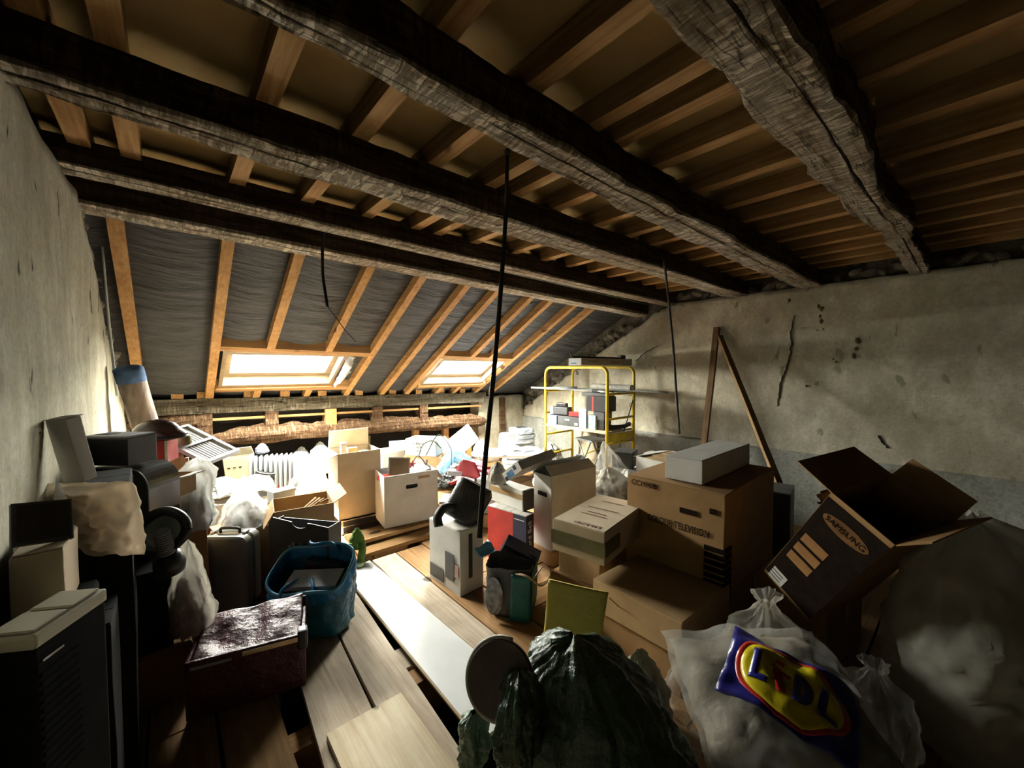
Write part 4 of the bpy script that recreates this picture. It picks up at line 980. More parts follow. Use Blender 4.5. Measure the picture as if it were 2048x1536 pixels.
stuffed('milky_bag', 'huge milky plastic bag leaning in the corner by the right wall', (2.47, -0.13, 0.0), 0.36, 0.28, 0.92, film('smoky_film', (0.66, 0.63, 0.52), 0.78, 0.32, 0.5, 6), [(0, 0.85), (0.12, 1.0), (0.45, 1.0), (0.75, 0.72), (0.92, 0.4), (1.0, 0.08)], mat('brown_stuffing', (0.32, 0.26, 0.16), 0.9, (0.18, 0.14, 0.08), 6, 0.5, 12), 0.72, 0.7, seed=28, amp=0.10, yaw=-50, lean=(-0.14, 0.05), n=84)
bag('black_sack', 'black refuse sack behind the huge milky bag at the right wall', (3.15, -0.30, 0.0), 0.30, 0.28, 0.62, M_rubber, HEAP, seed=30, amp=0.15)

# ---- leaning open carton with dark printed side
lc = open_carton('leaning_carton', 'open brown carton with dark printed side leaning by the right wall', (0.25, 0.40, 0.60), (2.38, 0.50, 0.445), (7.1, 33, -107), M_kraft_d, {'L': (88, 0.17), 'B': (20, 0.10), 'R': (30, 0.11)})
for nm, a in (('dark_print', (-0.122, 0.122, -0.2025, -0.2005, 0.02, 0.575)),): boxpart(nm, M_ink, lc, *a)
bm = bmesh.new(); vv = [bm.verts.new((0.095 * math.cos(a), -0.204, 0.495 + 0.034 * math.sin(a))) for a in [2 * math.pi * k / 28 for k in range(28)]]; bm.faces.new(vv); bmesh.ops.solidify(bm, geom=bm.faces[:], thickness=0.001); fin('oval_print', bm, M_inkor, lc)
text('lettering', 'SAMSUNG', 0.036, M_ink, lc, (0.0, -0.2052, 0.495), (R(90), 0, 0))
for k in range(3):
    boxpart('amber_block', M_inkor, lc, -0.098, 0.012, -0.204, -0.2026, 0.185 + 0.063 * k, 0.232 + 0.063 * k)
boxpart('white_label', M_whitecard, lc, -0.103, -0.03, -0.2045, -0.2026, 0.015, 0.085)
for k in range(3): boxpart('label_line', M_ink, lc, -0.108, -0.045, -0.2052, -0.2046, 0.03 + 0.018 * k, 0.034 + 0.018 * k)
bag('wrapping_paper', 'crumpled amber wrapping paper inside the leaning carton', (2.66, 0.41, 0.74), 0.085, 0.12, 0.20, mat('amber_paper', (0.40, 0.22, 0.07), 0.8, (0.24, 0.12, 0.035), 5, 0.6, 12), HEAP, seed=33, amp=0.28, cat='paper')
closed_carton('carton', 'brown carton on the floor holding up the leaning open carton', (0.3, 0.42, 0.34), (2.64, 0.56, 0.0), (0, 0, -100), M_kraft_d, seed=34)
closed_carton('carton', 'charcoal box in the gap between the television carton and leaning carton', (0.26, 0.3, 0.62), (3.38, 0.98, 0.0), (0, 0, -80), M_greydark, tape=False, seed=35)

# ---- battens leaning on the right wall
def batten(label, p0, p1, w, m):
    d_ = Vector(p1) - Vector(p0); L = d_.length
    bm = bmesh.new(); bx(bm, -w / 2, w / 2, -w * 0.35, w * 0.35, 0, L, None, 0.002)
    bmesh.ops.subdivide_edges(bm, edges=[e for e in bm.edges if e.calc_length() > 0.5], cuts=12)
    for v in bm.verts: v.co.x += 0.006 * noise.noise(Vector((v.co.z * 1.5, 3, 1)))
    o = fin('batten', bm, m, None, p0); o.rotation_euler = d_.to_track_quat('Z', 'Y').to_euler()
    return tag(o, label, 'batten')
M_batten = timber('old_batten', (0.30, 0.19, 0.10), (0.16, 0.09, 0.04), axis=2)
batten('dark wooden batten standing nearly upright against the right wall', onx(1400, 960, 4.15), onx(1434, 655, 4.51), 0.058, M_batten)
batten('brown wooden batten slanting right against the cracked wall', onx(1575, 1010, 3.75), onx(1440, 672, 4.50), 0.05, timber('old_batten_light', (0.46, 0.30, 0.14), (0.26, 0.15, 0.06), axis=2))
# ================================================================ THINGS: MIDDLE
# ---- tall open carton on a metal case
mc = thing('metal_case', 'black metal flight case with silver corners under the tall open carton', 'case', (1.335, 3.86, 0.0), -4)
boxpart('shell', M_black, mc, -0.18, 0.18, -0.175, 0.175, 0, 0.125, 0.004)
for x in (-0.18, 0.18):
    for y in (-0.175, 0.175): boxpart('corner_guard', M_chrome, mc, x - 0.012, x + 0.012, y - 0.012, y + 0.012, 0.0, 0.13)
for z in (0.004, 0.062, 0.115): boxpart('rail', M_chrome, mc, -0.165, 0.165, -0.180, -0.174, z, z + 0.01)
tc_ = open_carton('tall_carton', 'tall open carton with raised flaps standing on the metal case', (0.385, 0.33, 0.60), (1.32, 3.86, 0.135), (0, 0, -2), M_kraft_l, {'L': (115, 0.15), 'B': (-8, 0.17), 'F': (178, 0.10)}, inner=M_kraft_l)
for k, (x, y, w, h, m) in enumerate(((-0.09, 0.03, 0.05, 0.20, M_whitecard), (0.0, 0.06, 0.09, 0.14, M_kraft), (0.10, 0.02, 0.08, 0.10, M_kraft_l), (0.04, -0.05, 0.12, 0.06, M_kraft_d))):
    closed_carton('small_box', ('narrow white', 'upright brown', 'short tan', 'low dark brown')[k] + ' box tucked inside the tall open carton', (w, 0.06, 0.30 + h), (1.32 + x, 3.86 + y, 0.30), (0, 0, 5 * k - 4), m, tape=False, seam=False, seed=40 + k)
closed_carton('carton', 'hidden packing box filling the bottom of the tall open carton', (0.34, 0.29, 0.15), (1.32, 3.86, 0.145), (0, 0, -2), M_kraft_d, tape=False, seed=39)
# ---- white carton with hand hole, full of odds and ends
w20 = open_carton('white_carton', 'wide white carton with hand hole full of pictures and toys', (0.50, 0.34, 0.46), (1.68, 3.51, 0.085), (0, 0, -8), M_whitecard, {'R': (150, 0.12), 'B': (120, 0.12)}, hole='F')
boxpart('tape', M_tape, w20, 0.06, 0.17, -0.1715, -0.170, 0.40, 0.425)
closed_carton('carton', 'box filling the wide white carton, blackened as shade behind its hand hole', (0.46, 0.30, 0.37), (1.68, 3.515, 0.095), (0, 0, -8), M_flatblack, tape=False, seed=42)  # black colour gives the hand hole its shade
pf = thing('picture_frame', 'glazed picture leaning out of the wide white carton', 'picture', (1.60, 3.50, 0.44), rot=(R(-22), R(5), R(-20)))
boxpart('frame', M_greyprint, pf, -0.10, 0.10, -0.006, 0.006, 0, 0.23, 0.002); boxpart('print', mat('sepia_print', (0.26, 0.17, 0.10), 0.15, (0.14, 0.09, 0.05), 4), pf, -0.086, 0.086, -0.009, -0.0062, 0.014, 0.216)
book('red booklet lying in the left corner of the wide white carton', (0.13, 0.10, 0.045), (1.49, 3.53, 0.47), (5, 8, 20), M_red)
book('pink book standing in the right corner of the wide white carton', (0.05, 0.14, 0.16), (1.83, 3.56, 0.45), (0, 22, 30), mat('pink_cover', (0.72, 0.32, 0.28), 0.5))
sheet_o = sheet('paper_sheet', [(1.66, 3.42, 0.49), (1.88, 3.40, 0.53), (1.86, 3.58, 0.58), (1.66, 3.60, 0.50)], M_paper, None, 0.003, 10, 10, 0.03, 9, 5); tag(sheet_o, 'curled white sheet lying over the wide white carton', 'paper')
star = thing('red_star', 'small red star ornament on the papers in the wide white carton', 'ornament', (1.74, 3.50, 0.585), rot=(R(60), 0, R(-40)))
bm = bmesh.new(); prism(bm, [(0.04 * (1 if k % 2 == 0 else 0.42) * math.cos(math.pi * k / 5 + 0.3), 0.04 * (1 if k % 2 == 0 else 0.42) * math.sin(math.pi * k / 5 + 0.3)) for k in range(10)], -0.004, 0.004); fin('star', bm, M_red, star)
for k, pp in enumerate(([(1.72, 3.50, 0.55), (1.78, 3.48, 0.66), (1.86, 3.50, 0.60), (1.92, 3.55, 0.50)], [(1.85, 3.62, 0.52), (1.95, 3.70, 0.70), (2.08, 3.72, 0.74), (2.16, 3.68, 0.66)], [(2.1, 3.9, 0.55), (2.2, 3.8, 0.78), (2.34, 3.78, 0.62), (2.3, 3.7, 0.45)])):
    wire(('thin dark wire arching out of the wide white carton', 'olive wire looping beside the wide white carton', 'dark wire loop over the pale blue bag')[k], pp, 0.0045, (M_rubber, M_green, M_rubber)[k], 'wire', 'wire')
# ---- brown open carton with brushes
o18 = open_carton('open_carton', 'low open brown carton with dark rods inside before the tall carton', (0.366, 0.32, 0.20), (0.70, 3.12, 0.355), (0, 0, -8), M_kraft, {'R': (60, 0.10), 'L': (150, 0.12)})
for k in range(4): tag(cyl('wooden_rod', (0.58 + 0.05 * k, 3.05 + 0.02 * k, 0.43 + 0.02 * k), (0.80 + 0.02 * k, 3.16 - 0.03 * k, 0.545), 0.011, M_plank_d, None, 8), 'dark wooden rod lying in the low open brown carton', 'rod', 'rods in the low open carton')
closed_carton('carton', 'closed brown carton carrying the low open carton of rods', (0.40, 0.36, 0.353), (0.70, 3.14, 0.0), (0, 0, -6), M_kraft_d, seed=44)
book('small white box standing behind the low open carton of rods', (0.16, 0.1, 0.09), (0.62, 3.40, 0.50), (0, 0, 15), M_white, name='small_box', cat='box')
closed_carton('carton', 'plain carton under the small white box', (0.3, 0.22, 0.495), (0.66, 3.44, 0.0), (0, 0, 4), M_kraft, seed=45)

# ---- oil radiator and its neighbours
rad = thing('oil_radiator', 'white oil filled radiator with ribbed fins among the bright clutter', 'radiator', onz(548, 978, 0.30) + Vector((0.02, 0, 0)), -22)
bm = bmesh.new()
rad_ps = [(-0.055, 0.0), (-0.06, 0.05), (-0.06, 0.30), (-0.045, 0.345), (0.045, 0.345), (0.06, 0.30), (0.06, 0.05), (0.055, 0.0)]
for k in range(9):
    bm = bmesh.new(); x = -0.21 + 0.043 * k
    vs0 = [bm.verts.new((x - 0.004, y, z)) for y, z in rad_ps]; vs1 = [bm.verts.new((x + 0.004, y, z)) for y, z in rad_ps]; mid0 = [bm.verts.new((x - 0.016, y * 0.55, 0.03 + (z) * 0.86)) for y, z in rad_ps]; mid1 = [bm.verts.new((x + 0.016, y * 0.55, 0.03 + z * 0.86)) for y, z in rad_ps]
    n_ = len(rad_ps)
    for i in range(n_):
        j = (i + 1) % n_
        bm.faces.new((vs0[i], vs0[j], vs1[j], vs1[i])); bm.faces.new((mid0[i], mid0[j], vs0[j], vs0[i])); bm.faces.new((vs1[i], vs1[j], mid1[j], mid1[i]))
    bm.faces.new(mid0[::-1]); bm.faces.new(mid1)
    fin('fin', bm, M_white, rad)
boxpart('control_box', M_white, rad, 0.165, 0.235, -0.066, 0.066, 0.0, 0.35, 0.012); 
bm = bmesh.new(); lathe(bm, [(0.0, 0.0), (0.028, 0.0), (0.024, 0.02), (0.0, 0.02)], 18, Matrix.Translation((0.236, 0, 0.25)) @ Matrix.Rotation(R(90), 4, 'Y')); fin('knob', bm, M_grey, rad)
bm = bmesh.new(); lathe(bm, [(0.0, 0.0), (0.02, 0.0), (0.018, 0.015), (0.0, 0.015)], 18, Matrix.Translation((0.236, 0, 0.17)) @ Matrix.Rotation(R(90), 4, 'Y')); fin('knob', bm, M_grey, rad)
closed_carton('carton', 'wide carton under the white oil radiator', (0.56, 0.42, 0.298), (0.77, 4.60, 0.0), (0, 0, -20), M_kraft_l, seed=46)
db = open_carton('document_box', 'cream document box leaning beside the white oil radiator', (0.22, 0.14, 0.34), onz(490, 985, 0.30) + Vector((0, 0.10, 0)), (0, -6, -30), M_cream, {'B': (-20, 0.08)})
for k in range(3): boxpart('label_mark', M_ink, db, -0.08 + 0.05 * k, -0.055 + 0.05 * k, -0.0725, -0.0705, 0.24, 0.25)
closed_carton('carton', 'pale carton under the cream document box', (0.22, 0.28, 0.298), (0.38, 4.80, 0.0), (0, 0, -12), M_whitecard, seed=47)
rt_ = thing('foam_roll', 'black rolled foam mat standing before the white oil radiator', 'roll', onz(520, 985, 0.29), rot=(R(6), R(14), 0))
bm = bmesh.new(); lathe(bm, [(0.0, 0.0), (0.085, 0.0), (0.085, 0.21), (0.078, 0.212), (0.074, 0.205), (0.05, 0.205), (0.048, 0.212), (0.030, 0.212), (0.028, 0.2), (0.0, 0.2)], 30); fin('roll', bm, M_rubber, rt_, smooth=False)
bm = bmesh.new(); tube(bm, [(0.08 * math.cos(a), 0.08 * math.sin(a), 0.211) for a in [2 * math.pi * k / 28 for k in range(29)]], 0.005, 6); fin('pale_edge', bm, M_grey, rt_)
closed_carton('carton', 'carton under the black rolled foam mat', (0.26, 0.22, 0.285), (0.64, 4.27, 0.0), (0, 0, -30), M_kraft, seed=48)
p_ = onz(552, 978, 0.29); sheet_r = sheet('red_board', [p_ + Vector((0, -0.05, 0)), p_ + Vector((0.09, -0.06, 0.02)), p_ + Vector((0.16, -0.02, 0.30)), p_ + Vector((0.09, 0.0, 0.26))], M_red, None, 0.008, 4, 4); tag(sheet_r, 'slanting red board to the right of the black foam mat', 'board')
p_ = onz(492, 960, 0.36); sheet_r = sheet('pink_board', [p_ + Vector((-0.02, -0.1, 0)), p_ + Vector((0.05, -0.1, 0)), p_ + Vector((0.12, 0.0, 0.16)), p_ + Vector((0.06, 0.0, 0.16))], mat('pink_board', (0.75, 0.22, 0.26), 0.5), None, 0.008, 4, 4); tag(sheet_r, 'slanting pink board to the left of the black foam mat', 'board')

# ---- bright heap right of the radiator: cloth, booklets, crates
for k, (px, py, z, rx_, ry_, h_, lab) in enumerate(((618, 985, 0.28, 0.16, 0.12, 0.32, 'heap of white cloth left of the tall open carton'), (604, 948, 0.28, 0.13, 0.12, 0.32, 'folded white curtain behind the white oil radiator'), (640, 945, 0.28, 0.14, 0.11, 0.36, 'crumpled white sheet bundle behind the tall open carton'))):
    bag('cloth_bundle', lab, onz(px, py, z), rx_, ry_, h_, mat('white_linen', (0.62, 0.65, 0.67), 0.9, (0.48, 0.51, 0.53), 5, 0.7, 16, bdist=0.02), HEAP, seed=50 + k, amp=0.24, cat='cloth')
q_ = (onz(618, 985, 0.28) + onz(622, 945, 0.28)) / 2
closed_carton('carton', 'wide pale carton under the three bundles of white cloth', (0.34, 0.62, 0.278), (q_.x, q_.y, 0.0), (0, 0, -12), M_kraft_l, seed=55)
for k, (px, py, z, yaw) in enumerate(((612, 985, 0.33, 20), (640, 978, 0.36, -15), (628, 1000, 0.31, 40), (600, 1004, 0.28, -35))):
    book('pale booklet lying on the cloth left of the tall open carton', (0.15, 0.11, 0.02), onz(px, py, z), (4 * k - 5, 6 - 3 * k, yaw), M_paper, group='booklets by the tall carton', name='booklet', cat='booklet')
cr = open_carton('cream_crate', 'small cream crate with booklets left of the tall open carton', (0.20, 0.16, 0.14), onz(618, 1012, 0.22), (0, 0, -25), M_cream, {})
closed_carton('carton', 'low carton under the small cream crate', (0.2, 0.16, 0.218), (onz(618, 1012, 0.22).x, onz(618, 1012, 0.22).y, 0.0), (0, 0, -20), M_kraft, seed=58)
ys = sheet('yellow_card', [onz(708, 890, 0.52), onz(740, 892, 0.52), onz(741, 872, 0.62), onz(711, 868, 0.62)], mat('yellow_card', (0.85, 0.72, 0.30), 0.7), None, 0.006, 6, 6, 0.01, 8, 3); tag(ys, 'yellow card sheet showing behind the tall open carton', 'card')
closed_carton('carton', 'tall pale carton behind the tall open carton', (0.36, 0.3, 0.515), (2.02, 4.62, 0.0), (0, 0, 4), M_whitecard, seed=59)

# ---- far heap between the tall carton and the cable
wt = open_carton('inscribed_carton', 'white open carton with handwriting at the eaves', (0.395, 0.288, 0.197), (2.36, 4.383, 0.459), (0, 0, -53.4), M_paper, {'R': (140, 0.08)})
for k, tx in enumerate(('L BIBLIO', 'HER', '574')): text('handwriting', tx, 0.038, M_ink, wt, (-0.02, -0.1452, 0.145 - 0.045 * k), (R(90), R(3), 0), sx=1.0)
closed_carton('carton', 'stout brown carton under the white carton with handwriting', (0.44, 0.34, 0.456), (2.37, 4.39, 0.0), (0, 0, -50), M_kraft, seed=60)
bl = open_carton('plastic_crate', 'pale grey blue plastic crate beside the white carton with handwriting', (0.2, 0.26, 0.16), onz(795, 912, 0.42) + Vector((0.03, 0.05, 0)), (0, 0, -20), mat('pale_blue_plastic', (0.62, 0.72, 0.80), 0.45), {})
closed_carton('carton', 'carton under the pale plastic crate', (0.26, 0.3, 0.417), (onz(795, 912, 0.42).x + 0.03, onz(795, 912, 0.42).y + 0.05, 0.0), (0, 0, -18), M_kraft_l, seed=61)
hb = thing('leaning_board', 'pale ribbed board leaning to the right in the heap at the eaves', 'board')
hA, hB, hC, hD = ond(868, 905, 5.0), ond(905, 925, 4.9), ond(957, 880, 5.15), ond(936, 850, 5.3)
sheet('board', [hA, hB, hC, hD], M_white, hb, 0.03, 6, 6)
hn = (hB - hA).cross(hD - hA).normalized()
for k in range(8):
    u = 0.08 + 0.11 * k; p0, p1 = hA * (1 - u) + hB * u, hD * (1 - u) + hC * u
    tubeobj('rib', [p0 + (p1 - p0) * 0.06 + hn * 0.031, p0 + (p1 - p0) * 0.94 + hn * 0.031], 0.005, M_white, hb, 6)
stuffed('blue_bag', 'crumpled pale blue plastic bag in the middle of the heap', onz(912, 946, 0.30), 0.22, 0.18, 0.36, M_bluef, PEAK, M_paper, seed=63, amp=0.22, lean=(0.06, 0.08), yaw=20)
closed_carton('carton', 'wide low carton under the pale blue bag', (0.62, 0.5, 0.298), (2.50, 3.90, 0.0), (0, 0, -30), M_kraft_d, seed=62)
bag('foil_bag', 'clear crackling bag right of the pale blue bag', onz(962, 910, 0.402), 0.12, 0.10, 0.20, M_clear, HEAP, seed=65, amp=0.25, yaw=30)
rndb = random.Random(8)
closed_carton('carton', 'dark carton under the scattered red books', (0.62, 0.46, 0.20), (2.26, 3.42, 0.0), (0, 0, -12), M_kraft_d, seed=67)
M_dred = mat('dark_red_cover', (0.30, 0.022, 0.03), 0.4, (0.2, 0.015, 0.02), 8)
M_deepred = mat('deep_red_cover', (0.42, 0.03, 0.06), 0.45, (0.3, 0.02, 0.04), 8)
for k in range(22):
    px, py = rndb.uniform(888, 985), rndb.uniform(930, 1002)
    z = 0.205 + 0.15 * max(0, (1000 - py) / 80) + rndb.uniform(0, 0.05)
    m = (M_red, M_dred, M_deepred, M_maroon, M_paper)[k % 5]
    b_ = book(('bright red', 'dark red', 'deep red', 'maroon')[k % 5] + ' book in the scattered heap right of the wide white carton' if k % 5 != 4 else 'white book in the scattered heap of red books', (rndb.uniform(0.11, 0.17), rndb.uniform(0.14, 0.2), rndb.uniform(0.018, 0.04)), onz(px, py, z), (rndb.uniform(-14, 14), rndb.uniform(-14, 14), rndb.uniform(0, 180)), m, group='scattered red books' if k % 5 != 4 else 'white books among the red')
rs_ = sheet('red_folder', [onz(905, 950, 0.40), onz(965, 958, 0.40), onz(950, 925, 0.55), onz(925, 918, 0.58)], M_dred, None, 0.006, 8, 8, 0.03, 6, 4); tag(rs_, 'dark red folder standing over the scattered books', 'folder')
sbx = closed_carton('small_box', 'small pale grey box lying on the scattered red books', (0.17, 0.09, 0.05), onz(912, 950, 0.40), (0, 4, -36), mat('pale_grey_card', (0.62, 0.66, 0.68), 0.6), tape=False, seam=False, seed=68)
bag('black_cloth', 'black cloth bundle left of the scattered red books', onz(895, 972, 0.22), 0.13, 0.12, 0.16, M_rubber, HEAP, seed=69, amp=0.25, cat='cloth')
cbx = open_carton('storage_box', 'clear plastic storage box with white paper behind the black cable', (0.16, 0.2, 0.20), onz(972, 1020, 0.12), (0, 0, -60), M_bubble, {})
closed_carton('small_box', 'tall white box inside the clear plastic storage box', (0.13, 0.15, 0.32), onz(972, 1020, 0.128), (0, 0, -60), M_paper, tape=False, seam=False, seed=70)
closed_carton('carton', 'low carton under the clear plastic storage box', (0.26, 0.26, 0.118), (onz(972, 1020, 0.12).x, onz(972, 1020, 0.12).y, 0), (0, 0, -60), M_kraft, seed=71)
# table top with zinc pot
tb = thing('glass_table', 'low table with pale glossy top carrying the zinc pot', 'table', (3.42, 4.02, 0.0), -30)
boxpart('tabletop', mat('pale_gloss', (0.78, 0.80, 0.80), 0.15, (0.7, 0.72, 0.72), 3), tb, -0.42, 0.42, -0.26, 0.26, 0.375, 0.40, 0.004)
for x in (-0.38, 0.38):
    for y in (-0.22, 0.22): boxpart('leg', M_white, tb, x - 0.02, x + 0.02, y - 0.02, y + 0.02, 0, 0.374)
zp = thing('zinc_pot', 'upturned zinc pot on the pale table by the stub wall', 'pot', (3.42, 4.10, 0.401))
bm = bmesh.new(); lathe(bm, [(0.0, 0.23), (0.095, 0.23), (0.10, 0.225), (0.125, 0.012), (0.132, 0.006), (0.132, 0.0), (0.122, 0.0), (0.092, 0.215), (0.0, 0.218)], 36); fin('pot', bm, M_zinc, zp, smooth=False)
for k in range(2):
    bm = bmesh.new(); z = 0.05 + 0.14 * k; r_ = 0.121 - 0.026 * (z / 0.22); lathe(bm, [(r_ - 0.002, z), (r_ + 0.004, z + 0.003), (r_ - 0.002, z + 0.007)], 36); fin('bead', bm, M_zinc, zp)
for k, (dx, dy, yaw) in enumerate(((-0.25, 0.02, 10), (-0.18, -0.1, 40), (0.18, -0.12, -20), (-0.3, 0.12, 70))):
    o = sheet('magazine', [Vector((3.42 + dx - 0.1, 4.02 + dy - 0.07, 0.403 + 0.006 * k)), Vector((3.42 + dx + 0.1, 4.02 + dy - 0.07, 0.403 + 0.006 * k)), Vector((3.42 + dx + 0.1, 4.02 + dy + 0.07, 0.41 + 0.006 * k)), Vector((3.42 + dx - 0.1, 4.02 + dy + 0.07, 0.403 + 0.006 * k))], M_paper, None, 0.004, 4, 4)
    tag(o, 'pale magazine on the low table, ' + ('partly under the others at left', 'second from the left edge', 'lying right of the zinc pot', 'uppermost at the left edge')[k], 'magazine', 'magazines on the low table')
for k in range(7):
    o = bag('folded_linen', ('bottom', 'second lowest', 'third lowest', 'middle', 'third highest', 'second highest', 'topmost')[k] + ' folded white linen of the sunlit stack left of the scaffold', (3.92 + 0.01 * (k % 3), 4.42 - 0.008 * k, 0.10 + 0.075 * k), 0.24 - 0.015 * k, 0.16, 0.085, mat('white_linen', (0.86, 0.87, 0.86)), [(0, 0.9), (0.3, 1.0), (0.8, 0.97), (1.0, 0.6)], seed=80 + k, amp=0.06, sq=5, cat='linen', yaw=-35 + 4 * k, n=40, rings=10, group='stack of white linen')
closed_carton('carton', 'low carton under the stack of white linen', (0.5, 0.4, 0.098), (3.93, 4.42, 0.0), (0, 0, -35), M_whitecard, seed=72)

# ---- green plush legs and step
gp = thing('plush_toy', 'small green plush toy with pale feet slumped by the plank step', 'toy', (1.055, 3.06, 0.02), -30)
bag('torso', '', (0, 0.02, 0.10), 0.055, 0.045, 0.16, M_green, HEAP, seed=90, amp=0.12, parent=gp)
for s in (-1, 1):
    bm = bmesh.new(); tube(bm, spline([(s * 0.035, 0.0, 0.14), (s * 0.045, -0.03, 0.10), (s * 0.04, -0.05, 0.05), (s * 0.035, -0.06, 0.0)], 6), 0.028, 12, radii=None); fin('leg', bm, M_green, gp, smooth=True)
    bm = bmesh.new(); bmesh.ops.create_icosphere(bm, subdivisions=2, radius=0.03, matrix=Matrix.Translation((s * 0.036, -0.075, 0.015)) @ Matrix.Scale(1.4, 4, (0, 1, 0)) @ Matrix.Scale(0.6, 4, (0, 0, 1))); fin('foot', bm, M_palegreen, gp, smooth=True)

# ---- clear bag right of the upright carton
cp = stuffed('clear_bag', 'clear plastic bag with pinched top beside the tall white carton', (3.00, 2.10, 0.32), 0.26, 0.20, 0.52, M_clear, PEAK, mat('pale_cloth', (0.66, 0.62, 0.54), 0.9, (0.5, 0.46, 0.38), 5, 0.5, 12), 0.8, 0.55, seed=95, amp=0.20, yaw=15, lean=(-0.02, 0.10))
closed_carton('carton', 'carton under the pinched clear bag', (0.36, 0.42, 0.318), (3.02, 2.24, 0.0), (0, 0, -85), M_kraft, seed=97)
bag('white_bag', 'white plastic bag heaped at the foot of the right wall', (3.80, 2.20, 0.30), 0.26, 0.22, 0.34, M_milkyw, HEAP, seed=98, amp=0.2)
closed_carton('carton', 'carton under the white bag at the foot of the right wall', (0.5, 0.5, 0.298), (3.82, 2.2, 0.0), (0, 0, 3), M_kraft_l, seed=99)

# ---- yellow scaffold with its load
sc = thing('scaffold', 'yellow tube scaffold standing by the right wall', 'scaffold')
X0, X1, Y0, Y1, ZT = 3.81, 4.35, 2.77, 3.76, 1.515
def hoop(nm, x):      # arch of one long side: two posts and the bent top rail
    r_ = 0.09
    P = [(x, Y0, 0.0), (x, Y0, ZT - r_)] + [(x, Y0 + r_ - r_ * math.cos(a), ZT - r_ + r_ * math.sin(a)) for a in [math.pi / 2 * k / 6 for k in range(1, 7)]] + [(x, Y1 - r_ + r_ * math.sin(a), ZT - r_ + r_ * math.cos(a)) for a in [math.pi / 2 * k / 6 for k in range(0, 7)]] + [(x, Y1, 0.0)]
    tubeobj(nm, P, 0.019, M_yellow, sc, 12)
hoop('frame_hoop', X0); hoop('frame_hoop', X1)
for y in (Y0, Y1):
    for z in (0.35, 0.62, 0.91, 1.20): tubeobj('rung', [(X0, y, z), (X1, y, z)], 0.014, M_yellow, sc, 10)
boxpart('end_board', M_yellow, sc, X0 + 0.02, X1 - 0.02, Y0 - 0.012, Y0 + 0.012, 0.645, 0.735)
boxpart('platform', M_plank_pale, sc, X0 - 0.01, X1 + 0.01, Y0 + 0.02, Y1 - 0.02, 0.74, 0.765)
tubeobj('brace', [(X1, Y0, 1.14), (X0 + 0.05, Y0 - 0.01, 0.2)], 0.006, M_rubber, sc, 8)
tubeobj('brace', [(X1, Y1, 0.2), (X1, Y0 + 0.1, 0.62)], 0.008, M_yellow, sc, 8)
lt = closed_carton('long_carton', 'long grey white box lying across the top of the scaffold', (0.98, 0.19, 0.082), (3.92, 2.93, 1.5345), (0, 0, 0), M_kraft_l, tape=False, seam=False, seed=100)
boxpart('white_end', M_paper, lt, -0.4935, -0.4905, -0.09, 0.09, 0.003, 0.079); boxpart('blue_mark', M_bluep, lt, -0.4945, -0.4936, -0.02, 0.05, 0.015, 0.03)
text('lettering', '( ←+ - >', 0.05, M_ink, lt, (0.14, -0.0975, 0.04), (R(90), 0, 0)); text('lettering', 'Q======', 0.035, M_ink, lt, (-0.3, -0.0975, 0.045), (R(90), 0, 0))
bar = thing('roof_bar', 'black roof bar lying on the long box atop the scaffold', 'bar', (3.92, 2.94, 1.617))
tubeobj('rail', [(-0.53, 0, 0.012), (0.42, 0, 0.012)], 0.011, M_black, bar); boxpart('end_block', M_black, bar, 0.36, 0.46, -0.03, 0.03, 0.001, 0.05, 0.006); tubeobj('hook', spline([(-0.52, 0, 0.012), (-0.55, 0, 0.03), (-0.56, 0, 0.07)], 6), 0.008, M_black, bar)
tubeobj('hoop', spline([(-0.28, 0, 0.015), (-0.2, 0, 0.045), (-0.12, 0, 0.03), (-0.1, 0, 0.012)], 6), 0.004, M_black, bar)
# rods resting on the upper rungs, pointing out right
tag(tubeobj('curtain_rod', spline([(3.70, 3.92, 1.243), (3.9, 3.4, 1.243), (4.1, 2.9, 1.238), (4.32, 2.30, 1.225)], 6), 0.011, M_grey), 'thin grey rod poking out of the right end of the scaffold', 'rod')
tag(tubeobj('curtain_rod', [(3.92, 3.98, 1.228), (4.02, 2.66, 1.228)], 0.012, M_white), 'white rod poking out of the left end of the scaffold', 'rod')
rl = thing('paper_roll', 'thick grey roll of wallpaper on the upper rungs of the scaffold', 'roll'); bm = bmesh.new(); tube(bm, [(4.22, 3.30, 1.262), (4.20, 2.70, 1.262)], 0.042, 20); fin('roll', bm, mat('grey_roll', (0.42, 0.39, 0.33), 0.8, (0.22, 0.2, 0.17), 12), rl, smooth=False)
bm = bmesh.new(); tube(bm, [(4.2005, 2.701, 1.262), (4.20, 2.694, 1.262)], 0.022, 16); fin('core', bm, M_whitecard, rl)
tag(tubeobj('tool_bar', [(3.86, 3.84, 1.232), (3.90, 3.30, 1.255)], 0.018, M_greyprint), 'short grey bar lying on the left upper rungs of the scaffold', 'bar')
